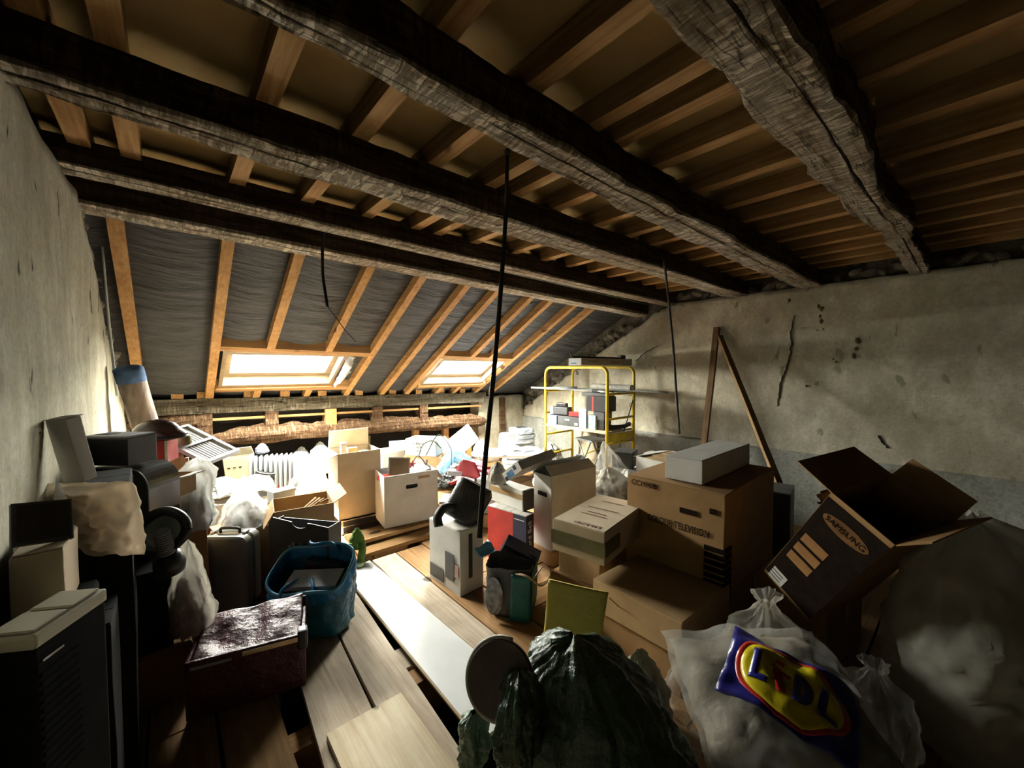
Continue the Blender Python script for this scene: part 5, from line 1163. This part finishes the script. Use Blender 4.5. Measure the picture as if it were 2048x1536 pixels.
# on the platform
zp_ = 0.766
closed_carton('carton', 'blue chequered box at the left end of the scaffold platform', (0.16, 0.14, 0.12), (3.90, 3.66, zp_), (0, 0, 8), mat('blue_check', (0.30, 0.36, 0.55), 0.6, (0.12, 0.15, 0.28), 30), tape=False, seam=False, seed=101)
gbx = closed_carton('carton', 'long dark printed box on the scaffold platform', (0.14, 0.34, 0.12), (3.92, 3.40, zp_), (0, 0, 4), M_greydark, tape=False, seam=False, seed=102)
boxpart('pale_print', M_paper, gbx, -0.0755, -0.0735, -0.15, -0.10, 0.02, 0.05); boxpart('pale_print', M_paper, gbx, -0.0755, -0.0735, -0.02, 0.05, 0.07, 0.09)
drill = thing('radio', 'grey and black portable radio on the chequered box', 'radio', (3.92, 3.58, zp_ + 0.131), 10)
boxpart('body', M_greydark, drill, -0.06, 0.06, -0.13, 0.08, 0, 0.10, 0.012); boxpart('grey_end', M_greyprint, drill, -0.062, 0.062, 0.081, 0.14, 0.0, 0.10, 0.012); boxpart('handle', M_black, drill, -0.03, 0.03, -0.09, 0.06, 0.101, 0.15, 0.01)
closed_carton('small_box', 'small red and amber tin on the long dark printed box', (0.07, 0.15, 0.055), (3.90, 3.32, zp_ + 0.13), (0, 0, 12), M_red, tape=False, seam=False, seed=103)
closed_carton('small_box', 'pale blue folder standing on the scaffold platform', (0.03, 0.11, 0.24), (3.86, 3.16, zp_), (0, 0, 3), mat('pale_blue_card', (0.45, 0.58, 0.75), 0.6), tape=False, seam=False, seed=104)
closed_carton('small_box', 'green patterned tin beside the pale blue folder', (0.10, 0.13, 0.17), (3.91, 3.03, zp_), (0, 0, -6), mat('green_pattern', (0.12, 0.36, 0.28), 0.4, (0.6, 0.62, 0.6), 26), tape=False, seam=False, seed=105)
pr_ = thing('projector', 'black slide projector piled on the scaffold platform', 'projector', (3.94, 2.95, zp_ + 0.0), 4)
boxpart('foot', M_black, pr_, -0.06, 0.10, -0.08, 0.05, 0.0, 0.12, 0.008); boxpart('motor', M_greydark, pr_, -0.07, 0.10, -0.09, 0.07, 0.121, 0.22, 0.012)
boxpart('housing', M_black, pr_, -0.085, 0.12, -0.13, 0.16, 0.221, 0.40, 0.006); boxpart('red_edge', M_red, pr_, -0.088, -0.0852, 0.05, 0.075, 0.225, 0.398); boxpart('tray', M_greydark, pr_, -0.07, 0.10, -0.12, 0.24, 0.401, 0.44, 0.006)
tag(tubeobj('flashlight', [(3.90, 3.05, zp_ + 0.463), (3.88, 2.74, zp_ + 0.463)], 0.018, M_chrome), 'steel torch lying on top of the slide projector', 'torch')
tag(tubeobj('umbrella', spline([(4.10, 2.94, zp_ + 0.03), (4.0, 2.86, zp_ + 0.03), (4.18, 2.80, zp_ + 0.03), (4.31, 2.80, zp_ + 0.05)], 8), 0.026, M_rubber), 'folded black umbrella at the right end of the scaffold platform', 'umbrella')
# small trestle stool under the scaffold
st = thing('folding_stool', 'pale folding stool standing under the scaffold platform', 'stool', (4.20, 3.30, 0.0), -10)
boxpart('seat', M_white, st, -0.14, 0.14, -0.16, 0.16, 0.56, 0.585, 0.004)
for x in (-0.12, 0.12):
    for s in (-1, 1): tubeobj('leg', [(x, s * 0.17, 0.0), (x, -s * 0.12, 0.559)], 0.011, M_grey, st, 8)
    
for s in (-1, 1): tubeobj('stretcher', [(-0.12, s * 0.10, 0.16), (0.12, s * 0.10, 0.16)], 0.009, M_grey, st, 8)
lf = sheet('card_sheet', [(4.42, 3.72, 0.02), (4.42, 3.40, 0.02), (4.51, 3.42, 0.60), (4.51, 3.75, 0.60)], M_kraft_l, None, 0.006, 6, 6, 0.01, 5, 6); tag(lf, 'tan card sheet leaning on the wall under the scaffold', 'card')
for k, (x, y, r0) in enumerate(((3.58, 3.50, 0.15), (3.6, 3.2, 0.18), (4.1, 3.95, 0.2), (3.45, 2.80, 0.2), (3.95, 2.55, 0.16))):
    bag('paper_heap', 'heap of crumpled white paper ' + ('left of the scaffold foot', 'before the scaffold foot', 'behind the scaffold', 'right of the low table', 'at the right foot of the scaffold')[k], (x, y, 0.0), r0, r0 * 0.85, 0.36 + 0.05 * (k % 3), mat('crumpled_paper', (0.64, 0.64, 0.60), 0.85, (0.46, 0.46, 0.42), 6, 0.7, 14, bdist=0.02), HEAP, seed=110 + k, amp=0.25, cat='paper')
closed_carton('small_box', 'pale blue box lying on the paper under the scaffold', (0.16, 0.1, 0.07), (3.62, 3.02, 0.42), (12, 10, 40), mat('pale_blue_card', (0.45, 0.58, 0.75)), tape=False, seam=False, seed=116)
# ================================================================ THINGS: LEFT SIDE
# ---- cartons stacked along the left gable carry the left-hand clutter
closed_carton('carton', 'low brown carton on the floor planks by the left gable', (0.30, 0.36, 0.225), (-0.11, 2.50, 0.0), (0, 0, 4), M_kraft_d, seed=120)
closed_carton('carton', 'dark crate standing on the low brown carton by the left gable', (0.26, 0.32, 0.36), (-0.155, 2.52, 0.232), (0, 0, 3), M_flatblack, tape=False, seed=121)
closed_carton('carton', 'wide carton at the bottom of the stack under the black video box', (0.32, 0.36, 0.42), (-0.11, 2.93, 0.0), (0, 0, 2), M_kraft, seed=122)
closed_carton('carton', 'second carton of the stack under the black video box', (0.30, 0.34, 0.40), (-0.115, 2.93, 0.427), (0, 0, -3), M_kraft_d, seed=123)
closed_carton('carton', 'tall pale carton under the red and white box', (0.30, 0.30, 0.50), (-0.10, 3.30, 0.0), (0, 0, -4), M_kraft_l, seed=124)
closed_carton('carton', 'upper carton under the red and white box', (0.28, 0.28, 0.46), (-0.10, 3.30, 0.507), (0, 0, 5), M_kraft, seed=125)
# smoked dome case
sd = thing('smoked_case', 'dark smoked plastic case with rounded corner below the black video box', 'case', (-0.125, 2.60, 0.60), -38)
closed_carton('carton', 'small dark box under the smoked plastic case', (0.24, 0.2, 0.22), (-0.13, 2.66, 0.60), (0, 0, -38), M_flatblack, tape=False, seed=126)
sd.location = (-0.14, 2.58, 0.832)
bm = bmesh.new(); pr = [(-0.14, 0), (0.14, 0), (0.14, 0.12)] + [(0.05 + 0.09 * math.cos(a), 0.12 + 0.10 * math.sin(a)) for a in [math.pi / 2 * k / 8 for k in range(1, 9)]] + [(-0.14, 0.225)]
prism(bm, pr, -0.09, 0.09, Matrix.Rotation(R(90), 4, 'X')); fin('shell', bm, M_smoke, sd)
bm = bmesh.new(); tube(bm, [(x, -0.0915, z) for x, z in pr[1:]], 0.003, 6); fin('edge_bead', bm, M_grey, sd)
for k in range(3): boxpart('vent_bar', M_white, sd, 0.02 , 0.075, -0.0945, -0.0905, 0.155 + 0.016 * k, 0.161 + 0.016 * k)
for x in (0.017, 0.072): boxpart('vent_bar', M_white, sd, x, x + 0.006, -0.0945, -0.0905, 0.155, 0.193)
vb = thing('video_box', 'flat topped black video box on the smoked case', 'box', (-0.165, 2.56, 1.066), -43)
boxpart('case', M_black, vb, -0.13, 0.085, -0.07, 0.07, 0.0, 0.123, 0.003); boxpart('grey_lid', M_greyprint, vb, -0.128, 0.083, -0.068, 0.068, 0.1235, 0.132, 0.002); boxpart('handle_slot', M_void, vb, -0.11, -0.05, -0.03, 0.03, 0.1322, 0.134)
# tall white carton leaning at the gable
tw_ = closed_carton('narrow_carton', 'narrow white carton standing against the left gable', (0.066, 0.05, 0.215), (-0.235, 1.95, 1.125), (7.6, -5, -40), M_whitecard, tape=False, seam=False, seed=127)
boxpart('top_flap', M_whitecard, tw_, -0.033, 0.033, -0.025, 0.03, 0.2165, 0.219)
closed_carton('carton', 'dark tall box at the gable carrying the narrow white carton', (0.16, 0.28, 1.10), (-0.20, 2.06, 0.0), (0, 0, 2), M_flatblack, tape=False, seed=129)
# red box with helmet
ro = closed_carton('red_carton', 'red and white printed box under the dark helmet', (0.15, 0.12, 0.125), (-0.065, 3.02, 0.968), (0, 0, -22), M_red, tape=False, seam=False, seed=130)
ro.location.z = 0.976
boxpart('white_side', M_whitecard, ro, -0.079, -0.0765, -0.055, 0.055, 0.003, 0.122); boxpart('white_band', M_whitecard, ro, -0.0765, -0.055, -0.0655, -0.0628, 0.003, 0.122); boxpart('white_band', M_whitecard, ro, 0.062, 0.0765, -0.0655, -0.0628, 0.003, 0.122)
text('lettering', 'SEB', 0.022, M_red, ro, (-0.0665, -0.066, 0.06), (R(90), R(-90), 0))
hm = thing('helmet', 'dark maroon glossy helmet resting on the red and white box', 'helmet', (-0.062, 3.02, 1.106), -30)
bm = bmesh.new(); bmesh.ops.create_uvsphere(bm, u_segments=32, v_segments=18, radius=1.0)
for v in bm.verts:
    z = v.co.z; v.co = Vector((v.co.x * 0.115, v.co.y * 0.095, max(-0.02, z * 0.085)))
    if v.co.x > 0.04 and z < 0.25: v.co.x += 0.03 * (1 - max(0, z) * 3)
bmesh.ops.translate(bm, verts=bm.verts, vec=(0, 0, 0.022)); fin('shell', bm, M_maroon, hm, smooth=True)
bm = bmesh.new(); tube(bm, [(0.118 * math.cos(a) + (0.028 if math.cos(a) > 0.3 else 0), 0.098 * math.sin(a), 0.008) for a in [2 * math.pi * k / 32 for k in range(33)]], 0.006, 8); fin('rim', bm, M_black, hm)
bm = bmesh.new(); tube(bm, spline([(0.02, -0.09, 0.02), (0.03, -0.095, -0.03), (0.02, -0.08, -0.06)], 6), 0.004, 6); fin('strap', bm, M_black, hm)
# open carton with white flap in front of the red box
oc = open_carton('small_carton', 'small open carton with white flap right of the smoked case', (0.16, 0.13, 0.10), (-0.01, 2.70, 0.852), (0, 0, -35), M_kraft, {'L': (65, 0.07), 'F': (165, 0.13), 'R': (80, 0.05)}, inner=M_whitecard)
bag('dark_cloth', 'dark crumpled cloth inside the small open carton', (-0.01, 2.70, 0.858), 0.06, 0.05, 0.08, M_rubber, HEAP, seed=131, amp=0.2, cat='cloth')
jar = thing('glass_jar', 'olive glass jar beside the red and white box', 'jar', (0.06, 3.22, 0.976)); bm = bmesh.new(); lathe(bm, [(0.0, 0.0), (0.034, 0.0), (0.037, 0.008), (0.037, 0.085), (0.03, 0.095), (0.03, 0.11), (0.027, 0.11), (0.027, 0.1), (0.0, 0.1)], 24); fin('jar', bm, mat('olive_glass', (0.30, 0.28, 0.14), 0.1, (0.22, 0.2, 0.1), 6), jar, smooth=True)
bm = bmesh.new(); lathe(bm, [(0.0, 0.122), (0.033, 0.122), (0.033, 0.105), (0.0305, 0.105)], 24); fin('lid', bm, M_white, jar)
# slatted rack on legs
sr = thing('slatted_rack', 'white slatted folding rack propped on brown legs', 'rack')
t_ = R(-27); ex_ = _rt * math.cos(t_) + _up * math.sin(t_); ey_ = Vector((-0.42, 0.48, -0.77)).normalized(); ey_ = (ey_ - ex_ * ey_.dot(ex_)).normalized(); ez_ = ex_.cross(ey_)
SRM = Matrix.Translation(ond(392, 888, 2.55)) @ Matrix((ex_, ey_, ez_)).transposed().to_4x4()
sr.matrix_world = SRM
def rail(nm, a): boxpart(nm, M_white, sr, *a)
rail('frame_bar', (-0.19, 0.19, -0.012, 0.012, -0.13, -0.105)); rail('frame_bar', (-0.19, 0.19, -0.012, 0.012, 0.115, 0.14))
for x in (-0.19, -0.008, 0.172): rail('frame_bar', (x, x + 0.02, -0.014, 0.014, -0.13, 0.14))
for k in range(9):
    z = -0.088 + 0.0225 * k
    rail('slat', (-0.17, -0.008, -0.005, 0.005, z, z + 0.011)); rail('slat', (0.012, 0.172, -0.005, 0.005, z, z + 0.011))
Mi = SRM.inverted()
for k, (x, q) in enumerate(((0.10, -1), (0.13, 1), (0.17, 1))):
    tubeobj('leg', [Mi @ Vector((x - 0.02, 3.42 + 0.03 * k, 0.0)), Mi @ Vector((x + 0.03 * q, 3.34, 0.92))], 0.012, mat('red_brown_leg', (0.28, 0.12, 0.07), 0.6), sr)
# carpet roll in the corner
cr_ = thing('carpet_roll', 'brown rolled carpet with blue end leaning in the gable corner', 'carpet')
c0, c1 = Vector((0.06, 4.02, 0.0)), Vector((-0.21, 3.70, 1.50))
bm = bmesh.new(); tube(bm, [c0 + (c1 - c0) * (k / 24) for k in range(25)], 0.075, 28, True, [0.075 + 0.004 * noise.noise(Vector((k * 0.7, 1, 1))) for k in range(25)]); fin('carpet', bm, M_carpet, cr_, smooth=True)
dd = (c1 - c0).normalized(); bm = bmesh.new(); tube(bm, [c1 - dd * 0.09, c1 - dd * 0.002, c1 + dd * 0.012], 0.079, 28, True, [0.0785, 0.079, 0.06]); fin('blue_end', bm, M_carpetblue, cr_, smooth=True)
# buff sack against the gable
bs = thing('buff_sack', 'large buff plastic sack slumped against the left gable', 'bag')
Sb = pillow_fn(ond(186, 1040, 1.34), _rt + _up * 0.05, _up - _fw * 0.15, -_fw - _up * 0.15, 0.155, 0.135, 0.055, 41.3, 0.036)
pillow('film', Sb, M_amberf, bs)
sheet('torn_corner', [ond(98, 1085, 1.20), ond(122, 1060, 1.22), ond(136, 1000, 1.24), ond(112, 955, 1.22)], M_milkyw, bs, 0.002, 8, 8, 0.012, 14, 8)
closed_carton('carton', 'carton under the large buff sack by the gable', (0.13, 0.2, 0.74), (-0.215, 1.76, 0.0), (0, 0, 0), M_flatblack, tape=False, seed=132)
# dark monitor and carton at the picture's left edge
closed_carton('carton', 'beige carton against the gable beneath the dark tilted screen', (0.085, 0.18, 0.16), (-0.245, 1.51, 0.908), (0, 0, 0), M_kraft_l, tape=False, seed=133)
mp = thing('flat_screen', 'dark tilted screen lying on the beige carton by the gable', 'screen', (-0.245, 1.46, 1.078), rot=(R(-30), R(10), R(25)))
boxpart('panel', M_greydark, mp, -0.05, 0.055, -0.006, 0.006, 0.0, 0.105, 0.003); boxpart('bezel', M_black, mp, -0.042, 0.047, -0.0085, -0.0062, 0.008, 0.097)
ap = thing('cream_appliance', 'cream topped appliance with dark ribbed side by the left gable', 'appliance', (-0.209, 1.268, 0.0), -30)
boxpart('body', M_flatblack, ap, -0.045, 0.045, -0.085, 0.085, 0.0, 0.955, 0.006); boxpart('lid', M_cream, ap, -0.048, 0.048, -0.087, 0.087, 0.956, 0.985, 0.006)
boxpart('recess_tray', M_cream, ap, -0.038, 0.038, -0.078, -0.004, 0.9855, 0.991, 0.003); boxpart('recess_tray', M_cream, ap, -0.038, 0.038, 0.006, 0.078, 0.9855, 0.991, 0.003)
for k in range(14): boxpart('rib', M_flatblack, ap, 0.0455, 0.049, -0.075, 0.01, 0.66 + 0.018 * k, 0.668 + 0.018 * k)
boxpart('chrome_strip', M_chrome, ap, 0.0455, 0.051, -0.075, -0.03, 0.925, 0.93)
closed_carton('carton', 'dark box between the cream topped appliance and the buff sack', (0.12, 0.22, 0.90), (-0.228, 1.50, 0.0), (0, 0, 0), M_flatblack, tape=False, seed=160)
# oval mirror, ribbed hose, plastic bag
om = thing('oval_basin', 'black rimmed oval mirror standing on the dark crate', 'mirror', (-0.045, 2.30, 0.79), rot=(R(-20), R(-6), R(-42)))
bm = bmesh.new(); tube(bm, [(0.105 * math.cos(a) * (1 + 0.08 * math.cos(2 * a)), 0.0, 0.085 * math.sin(a)) for a in [2 * math.pi * k / 40 for k in range(41)]], 0.02, 10, cap=False); fin('rim', bm, M_black, om, smooth=True)
bm = bmesh.new(); vv = [bm.verts.new((0.10 * math.cos(a) * (1 + 0.08 * math.cos(2 * a)), 0.004, 0.08 * math.sin(a))) for a in [2 * math.pi * k / 40 for k in range(40)]]; bm.faces.new(vv); bmesh.ops.solidify(bm, geom=bm.faces[:], thickness=0.004); fin('glass', bm, mat('dim_mirror', (0.30, 0.31, 0.28), 0.12, (0.22, 0.23, 0.2), 4, metal=0.8), om)
hs = thing('ribbed_nozzle', 'black ribbed hose nozzle in front of the oval mirror', 'hose', (-0.02, 2.235, 0.66), rot=(R(14), R(-8), 0))
bm = bmesh.new(); P_ = []
for k in range(10): P_ += [(0.026, 0.06 + 0.011 * k), (0.030, 0.064 + 0.011 * k), (0.030, 0.068 + 0.011 * k), (0.026, 0.071 + 0.011 * k)]
lathe(bm, [(0.0, 0.055)] + P_ + [(0.0, 0.172)], 24); fin('ribbed_hose', bm, M_greyprint, hs, smooth=True)
bm = bmesh.new(); lathe(bm, [(0.0, -0.03), (0.05, -0.03), (0.056, 0.0), (0.05, 0.045), (0.034, 0.058), (0.0, 0.06)], 24); fin('nozzle', bm, M_black, hs, smooth=True)
stuffed('white_bag', 'white translucent bag stuffed beside the grey suitcase', (0.045, 2.38, 0.26), 0.085, 0.08, 0.44, M_milky, HEAP, mat('mauve_cloth', (0.40, 0.30, 0.32), 0.9, (0.24, 0.17, 0.19), 6, 0.4, 14), seed=140, amp=0.2, yaw=10)
# hard suitcase
su = thing('suitcase', 'grey hard shell suitcase standing upright behind the burgundy case', 'suitcase', (0.265, 3.05, 0.0), -39)
def rbox(nm, m, x0, x1, y0, y1, z0, z1, rr):
    bm = bmesh.new(); n_ = 6; poly = []
    for cx_, cz_, a0 in ((x1 - rr, z0 + rr, -90), (x1 - rr, z1 - rr, 0), (x0 + rr, z1 - rr, 90), (x0 + rr, z0 + rr, 180)):
        for k in range(n_ + 1): a = R(a0 + 90 * k / n_); poly.append((cx_ + rr * math.cos(a), cz_ + rr * math.sin(a)))
    a = [bm.verts.new((x, y0 + 0.012, z)) for x, z in poly]; b = [bm.verts.new((x, y1 - 0.012, z)) for x, z in poly]
    cx_, cz_ = (x0 + x1) / 2, (z0 + z1) / 2
    a2 = [bm.verts.new((cx_ + (x - cx_) * 0.92, y0, cz_ + (z - cz_) * 0.95)) for x, z in poly]; b2 = [bm.verts.new((cx_ + (x - cx_) * 0.92, y1, cz_ + (z - cz_) * 0.95)) for x, z in poly]
    N = len(poly)
    for i in range(N):
        j = (i + 1) % N
        bm.faces.new((a[i], a[j], b[j], b[i])); bm.faces.new((a2[i], a2[j], a[j], a[i])); bm.faces.new((b[i], b[j], b2[j], b2[i]))
    bm.faces.new(a2); bm.faces.new(b2[::-1]); return fin(nm, bm, m, su, smooth=False)
M_case = mat('grey_green_shell', (0.22, 0.22, 0.19), 0.35, (0.15, 0.15, 0.13), 5)
rbox('shell', M_case, -0.145, 0.145, -0.08, -0.003, 0.0, 0.465, 0.05); rbox('shell', M_case, -0.145, 0.145, 0.003, 0.08, 0.0, 0.465, 0.05)
rbox('seam_band', M_chrome, -0.147, 0.147, -0.012, 0.012, 0.0, 0.467, 0.05)
tubeobj('handle', spline([(-0.06, 0, 0.467), (-0.05, 0, 0.492), (0.05, 0, 0.492), (0.06, 0, 0.467)], 6), 0.009, M_black, su); boxpart('latch', M_chrome, su, -0.11, -0.085, -0.02, 0.02, 0.467, 0.478); boxpart('latch', M_chrome, su, 0.085, 0.11, -0.02, 0.02, 0.467, 0.478)
# dark notched box
nbx = thing('notched_box', 'dark grey file box with curved hand notch behind the blue bag', 'box', (0.63, 2.72, 0.0), -52)
bm = bmesh.new(); pts_ = [(-0.22, 0.05), (0.20, 0.05), (0.20, 0.54)] + [(0.075, 0.555)] + [(0.03 + 0.055 * math.cos(a) - 0.03, 0.555 - 0.035 * math.sin(a)) for a in [math.pi * k / 8 for k in range(9)]] + [(-0.08, 0.56), (-0.19, 0.575), (-0.22, 0.54)]
prism(bm, pts_, 0.055, 0.062, Matrix.Rotation(R(90), 4, 'X')); fin('front_panel', bm, M_greydark, nbx)
boxpart('side_panel', M_greydark, nbx, -0.22, -0.214, -0.055, 0.06, 0.05, 0.54); boxpart('side_panel', M_greydark, nbx, 0.194, 0.20, -0.055, 0.06, 0.05, 0.54); boxpart('back_panel', M_greydark, nbx, -0.22, 0.20, 0.055, 0.061, 0.05, 0.53); boxpart('base_panel', M_greydark, nbx, -0.22, 0.20, -0.061, 0.061, 0.0, 0.05)
for k in range(5): boxpart('worn_label', M_greyprint, nbx, -0.08 + 0.025 * k, -0.062 + 0.028 * k, -0.0645, -0.0622, 0.37 + 0.015 * (k % 3), 0.41 + 0.02 * (k % 2))
# blue shopping bag
M_bluedeep = mat('teal_blue_vinyl', (0.02, 0.17, 0.26), 0.3, (0.01, 0.09, 0.14), 5, 0.6, 12, bdist=0.03)
bb = thing('blue_bag', 'bright blue shopping bag holding papers beside the plank walkway', 'bag', (0.59, 2.46, 0.02), -48)
o = bag('sack', '', (0, 0, 0), 0.23, 0.13, 0.34, [M_bluedeep, M_blue], [(0, 0.82), (0.08, 0.95), (0.55, 1.0), (0.8, 1.0), (1.0, 0.98)], seed=142, amp=0.06, sq=4, parent=bb, fine=0.03)
for v in o.data.vertices: v.co.z *= 1 + 0.24 * v.co.y / 0.13 + 0.05 * math.sin(v.co.x * 14)
for p in o.data.polygons:
    if p.center.z > 0.27 * (1 + 0.24 * p.center.y / 0.13): p.material_index = 1
def rim_z(y): return 0.335 * (1 + 0.24 * y / 0.13)
for q in (-1, 1):
    zz = rim_z(q * 0.13)
    tubeobj('strap', spline([(-0.10, q * 0.132, zz - 0.05), (-0.085, q * 0.12, zz + 0.02), (-0.02, q * 0.03 + 0.02, zz + 0.035), (0.07, q * 0.09, zz + 0.03), (0.10, q * 0.132, zz - 0.05)], 8), 0.010, M_blue, bb, 8)
def se_(v): return (abs(v) ** 0.5) * (1 if v > 0 else -1)
bm = bmesh.new(); tube(bm, [(0.225 * se_(math.cos(a)), 0.128 * se_(math.sin(a)), rim_z(0.128 * se_(math.sin(a))) + 0.017 * math.sin(0.225 * se_(math.cos(a)) * 14)) for a in [2 * math.pi * k / 48 for k in range(49)]], 0.009, 8, cap=False); fin('rolled_rim', bm, M_cyan, bb, smooth=True)
book('white bound papers lying across the blue shopping bag', (0.30, 0.12, 0.035), (0.60, 2.41, 0.29), (20, -4, -44), M_paper, name='papers', cat='papers')
closed_carton('small_box', 'black box tucked in the back of the blue shopping bag', (0.20, 0.07, 0.10), (0.66, 2.50, 0.26), (0, 10, -44), M_black, tape=False, seam=False, seed=143)
# burgundy case
bc = thing('burgundy_case', 'open burgundy vinyl case with chrome strip beside the plank walkway', 'case', (0.20, 2.20, 0.0), -14.6)
bc.location = (0.27, 2.22, 0.012)
w, d, h = 0.45, 0.30, 0.25
boxpart('base', M_burgundy, bc, -w / 2, w / 2, -d / 2, d / 2, 0, 0.02, 0.004)
boxpart('front_side', M_burgundy, bc, -w / 2, w / 2, -d / 2, -d / 2 + 0.014, 0.0205, h, 0.003); boxpart('back_side', M_burgundy, bc, -w / 2, w / 2, d / 2 - 0.014, d / 2, 0.0205, h + 0.03, 0.003)
for s in (-1, 1): boxpart('end_side', M_burgundy, bc, min(s * w / 2, s * (w / 2 - 0.014)), max(s * w / 2, s * (w / 2 - 0.014)), -d / 2 + 0.0145, d / 2 - 0.0145, 0.0205, h, 0.003)
sheet('crumpled_lining', [(-w / 2 + 0.016, -d / 2 + 0.016, h - 0.035), (w / 2 - 0.016, -d / 2 + 0.016, h - 0.03), (w / 2 - 0.016, d / 2 - 0.016, h + 0.04), (-w / 2 + 0.016, d / 2 - 0.016, h + 0.03)], M_burgundy, bc, 0.006, 60, 40, 0.026, 9, 9)
boxpart('chrome_strip', M_chrome, bc, -0.02, w / 2 - 0.02, -d / 2 - 0.006, -d / 2 - 0.0005, h - 0.03, h - 0.008, 0.001); boxpart('pale_strip', M_greyprint, bc, -w / 2 + 0.02, -0.06, -d / 2 - 0.005, -d / 2 - 0.0005, h - 0.035, h - 0.022)
boxpart('corner_cap', M_black, bc, w / 2 - 0.03, w / 2 + 0.012, -d / 2 - 0.012, -d / 2 + 0.04, h - 0.07, h + 0.02, 0.01)
# pale bags behind
stuffed('white_bag', 'tall crumpled white translucent bag right of the smoked case', (0.09, 2.92, 0.58), 0.10, 0.09, 0.40, M_milkyw, [(0, 0.8), (0.2, 1.0), (0.5, 0.85), (0.8, 0.8), (0.95, 0.5), (1.0, 0.2)], M_greyprint, seed=145, amp=0.2, lean=(0.02, 0.0))
closed_carton('carton', 'carton under the tall crumpled white bag', (0.13, 0.2, 0.575), (0.075, 3.03, 0.0), (0, 0, 4), M_kraft_d, seed=147)
stuffed('bubble_bag', 'clear bubble wrap bag with pinched top before the cream document box', (0.37, 3.28, 0.40), 0.15, 0.13, 0.36, M_bubble, PEAK, M_paper, 0.75, 0.5, seed=148, amp=0.14, yaw=20)
closed_carton('carton', 'carton under the clear bubble wrap bag', (0.34, 0.32, 0.395), (0.37, 3.32, 0.0), (0, 0, 8), M_kraft, seed=150)
lc_ = sheet('lace_cloth', [(0.25, 3.62, 0.56), (0.62, 3.60, 0.56), (0.62, 3.86, 0.62), (0.22, 3.88, 0.64)], mat('lace_cloth', (0.80, 0.88, 0.90), 0.8, (0.45, 0.58, 0.62), 30, 0.5, 40), None, 0.006, 26, 18, 0.07, 7, 3); tag(lc_, 'pale blue lace cloth spread behind the bubble wrap bag', 'cloth')
closed_carton('carton', 'white carton under the pale blue lace cloth', (0.42, 0.30, 0.50), (0.42, 3.74, 0.0), (0, 0, 3), M_whitecard, seed=151)
bag('grey_cap', 'small grey knitted cap perched behind the cream document box', (0.68, 4.62, 0.66), 0.06, 0.055, 0.10, mat('grey_knit', (0.20, 0.22, 0.27), 0.9, (0.12, 0.13, 0.17), 20, 0.5, 60), HEAP, seed=152, cat='cap')

# ---- small pieces that belong to a part
def belongs(thing_name, part_name, piece_name):
    """hang the pieces of a thing under the part they sit on"""
    for root in [o for o in COL.objects if o.name.split('.')[0] == thing_name and o.parent is None]:
        kids = list(root.children); host = [k for k in kids if k.name.split('.')[0] == part_name]
        if not host: continue
        for k in kids:
            if k.name.split('.')[0] == piece_name:
                h = host[0]; m = h.matrix_basis.inverted() @ k.matrix_basis
                k.parent = h; k.matrix_basis = m
for a in (('oil_radiator', 'control_box', 'knob'), ('suitcase', 'seam_band', 'latch'), ('suitcase', 'seam_band', 'handle'), ('video_box', 'grey_lid', 'handle_slot'), ('leaning_carton', 'white_label', 'label_line'),
          ('leaning_carton', 'oval_print', 'lettering'), ('cream_appliance', 'lid', 'recess_tray'), ('cream_appliance', 'body', 'rib'), ('cream_appliance', 'body', 'chrome_strip'), ('burgundy_case', 'front_side', 'chrome_strip'), ('burgundy_case', 'front_side', 'pale_strip'),
          ('shopping_bag', 'sack', 'oval_print'), ('shopping_bag', 'sack', 'cord_handle'), ('blue_bag', 'sack', 'strap'), ('helmet', 'shell', 'strap'), ('carpet_roll', 'carpet', 'blue_end'), ('printed_carton', 'printed_end', 'blue_print'), ('smoked_case', 'shell', 'vent_bar'),
          ('paper_roll', 'roll', 'core'), ('projector', 'housing', 'red_edge'), ('carrier_bag', 'yellow_disc', 'letter_stroke'), ('oval_basin', 'rim', 'glass'), ('window_1', 'sash', 'pane'), ('window_2', 'sash', 'pane'), ('red_carton', 'white_band', 'lettering'), ('chair_cushion', 'pad', 'piping'), ('radio', 'body', 'handle'), ('zinc_pot', 'pot', 'bead')):
    belongs(*a)
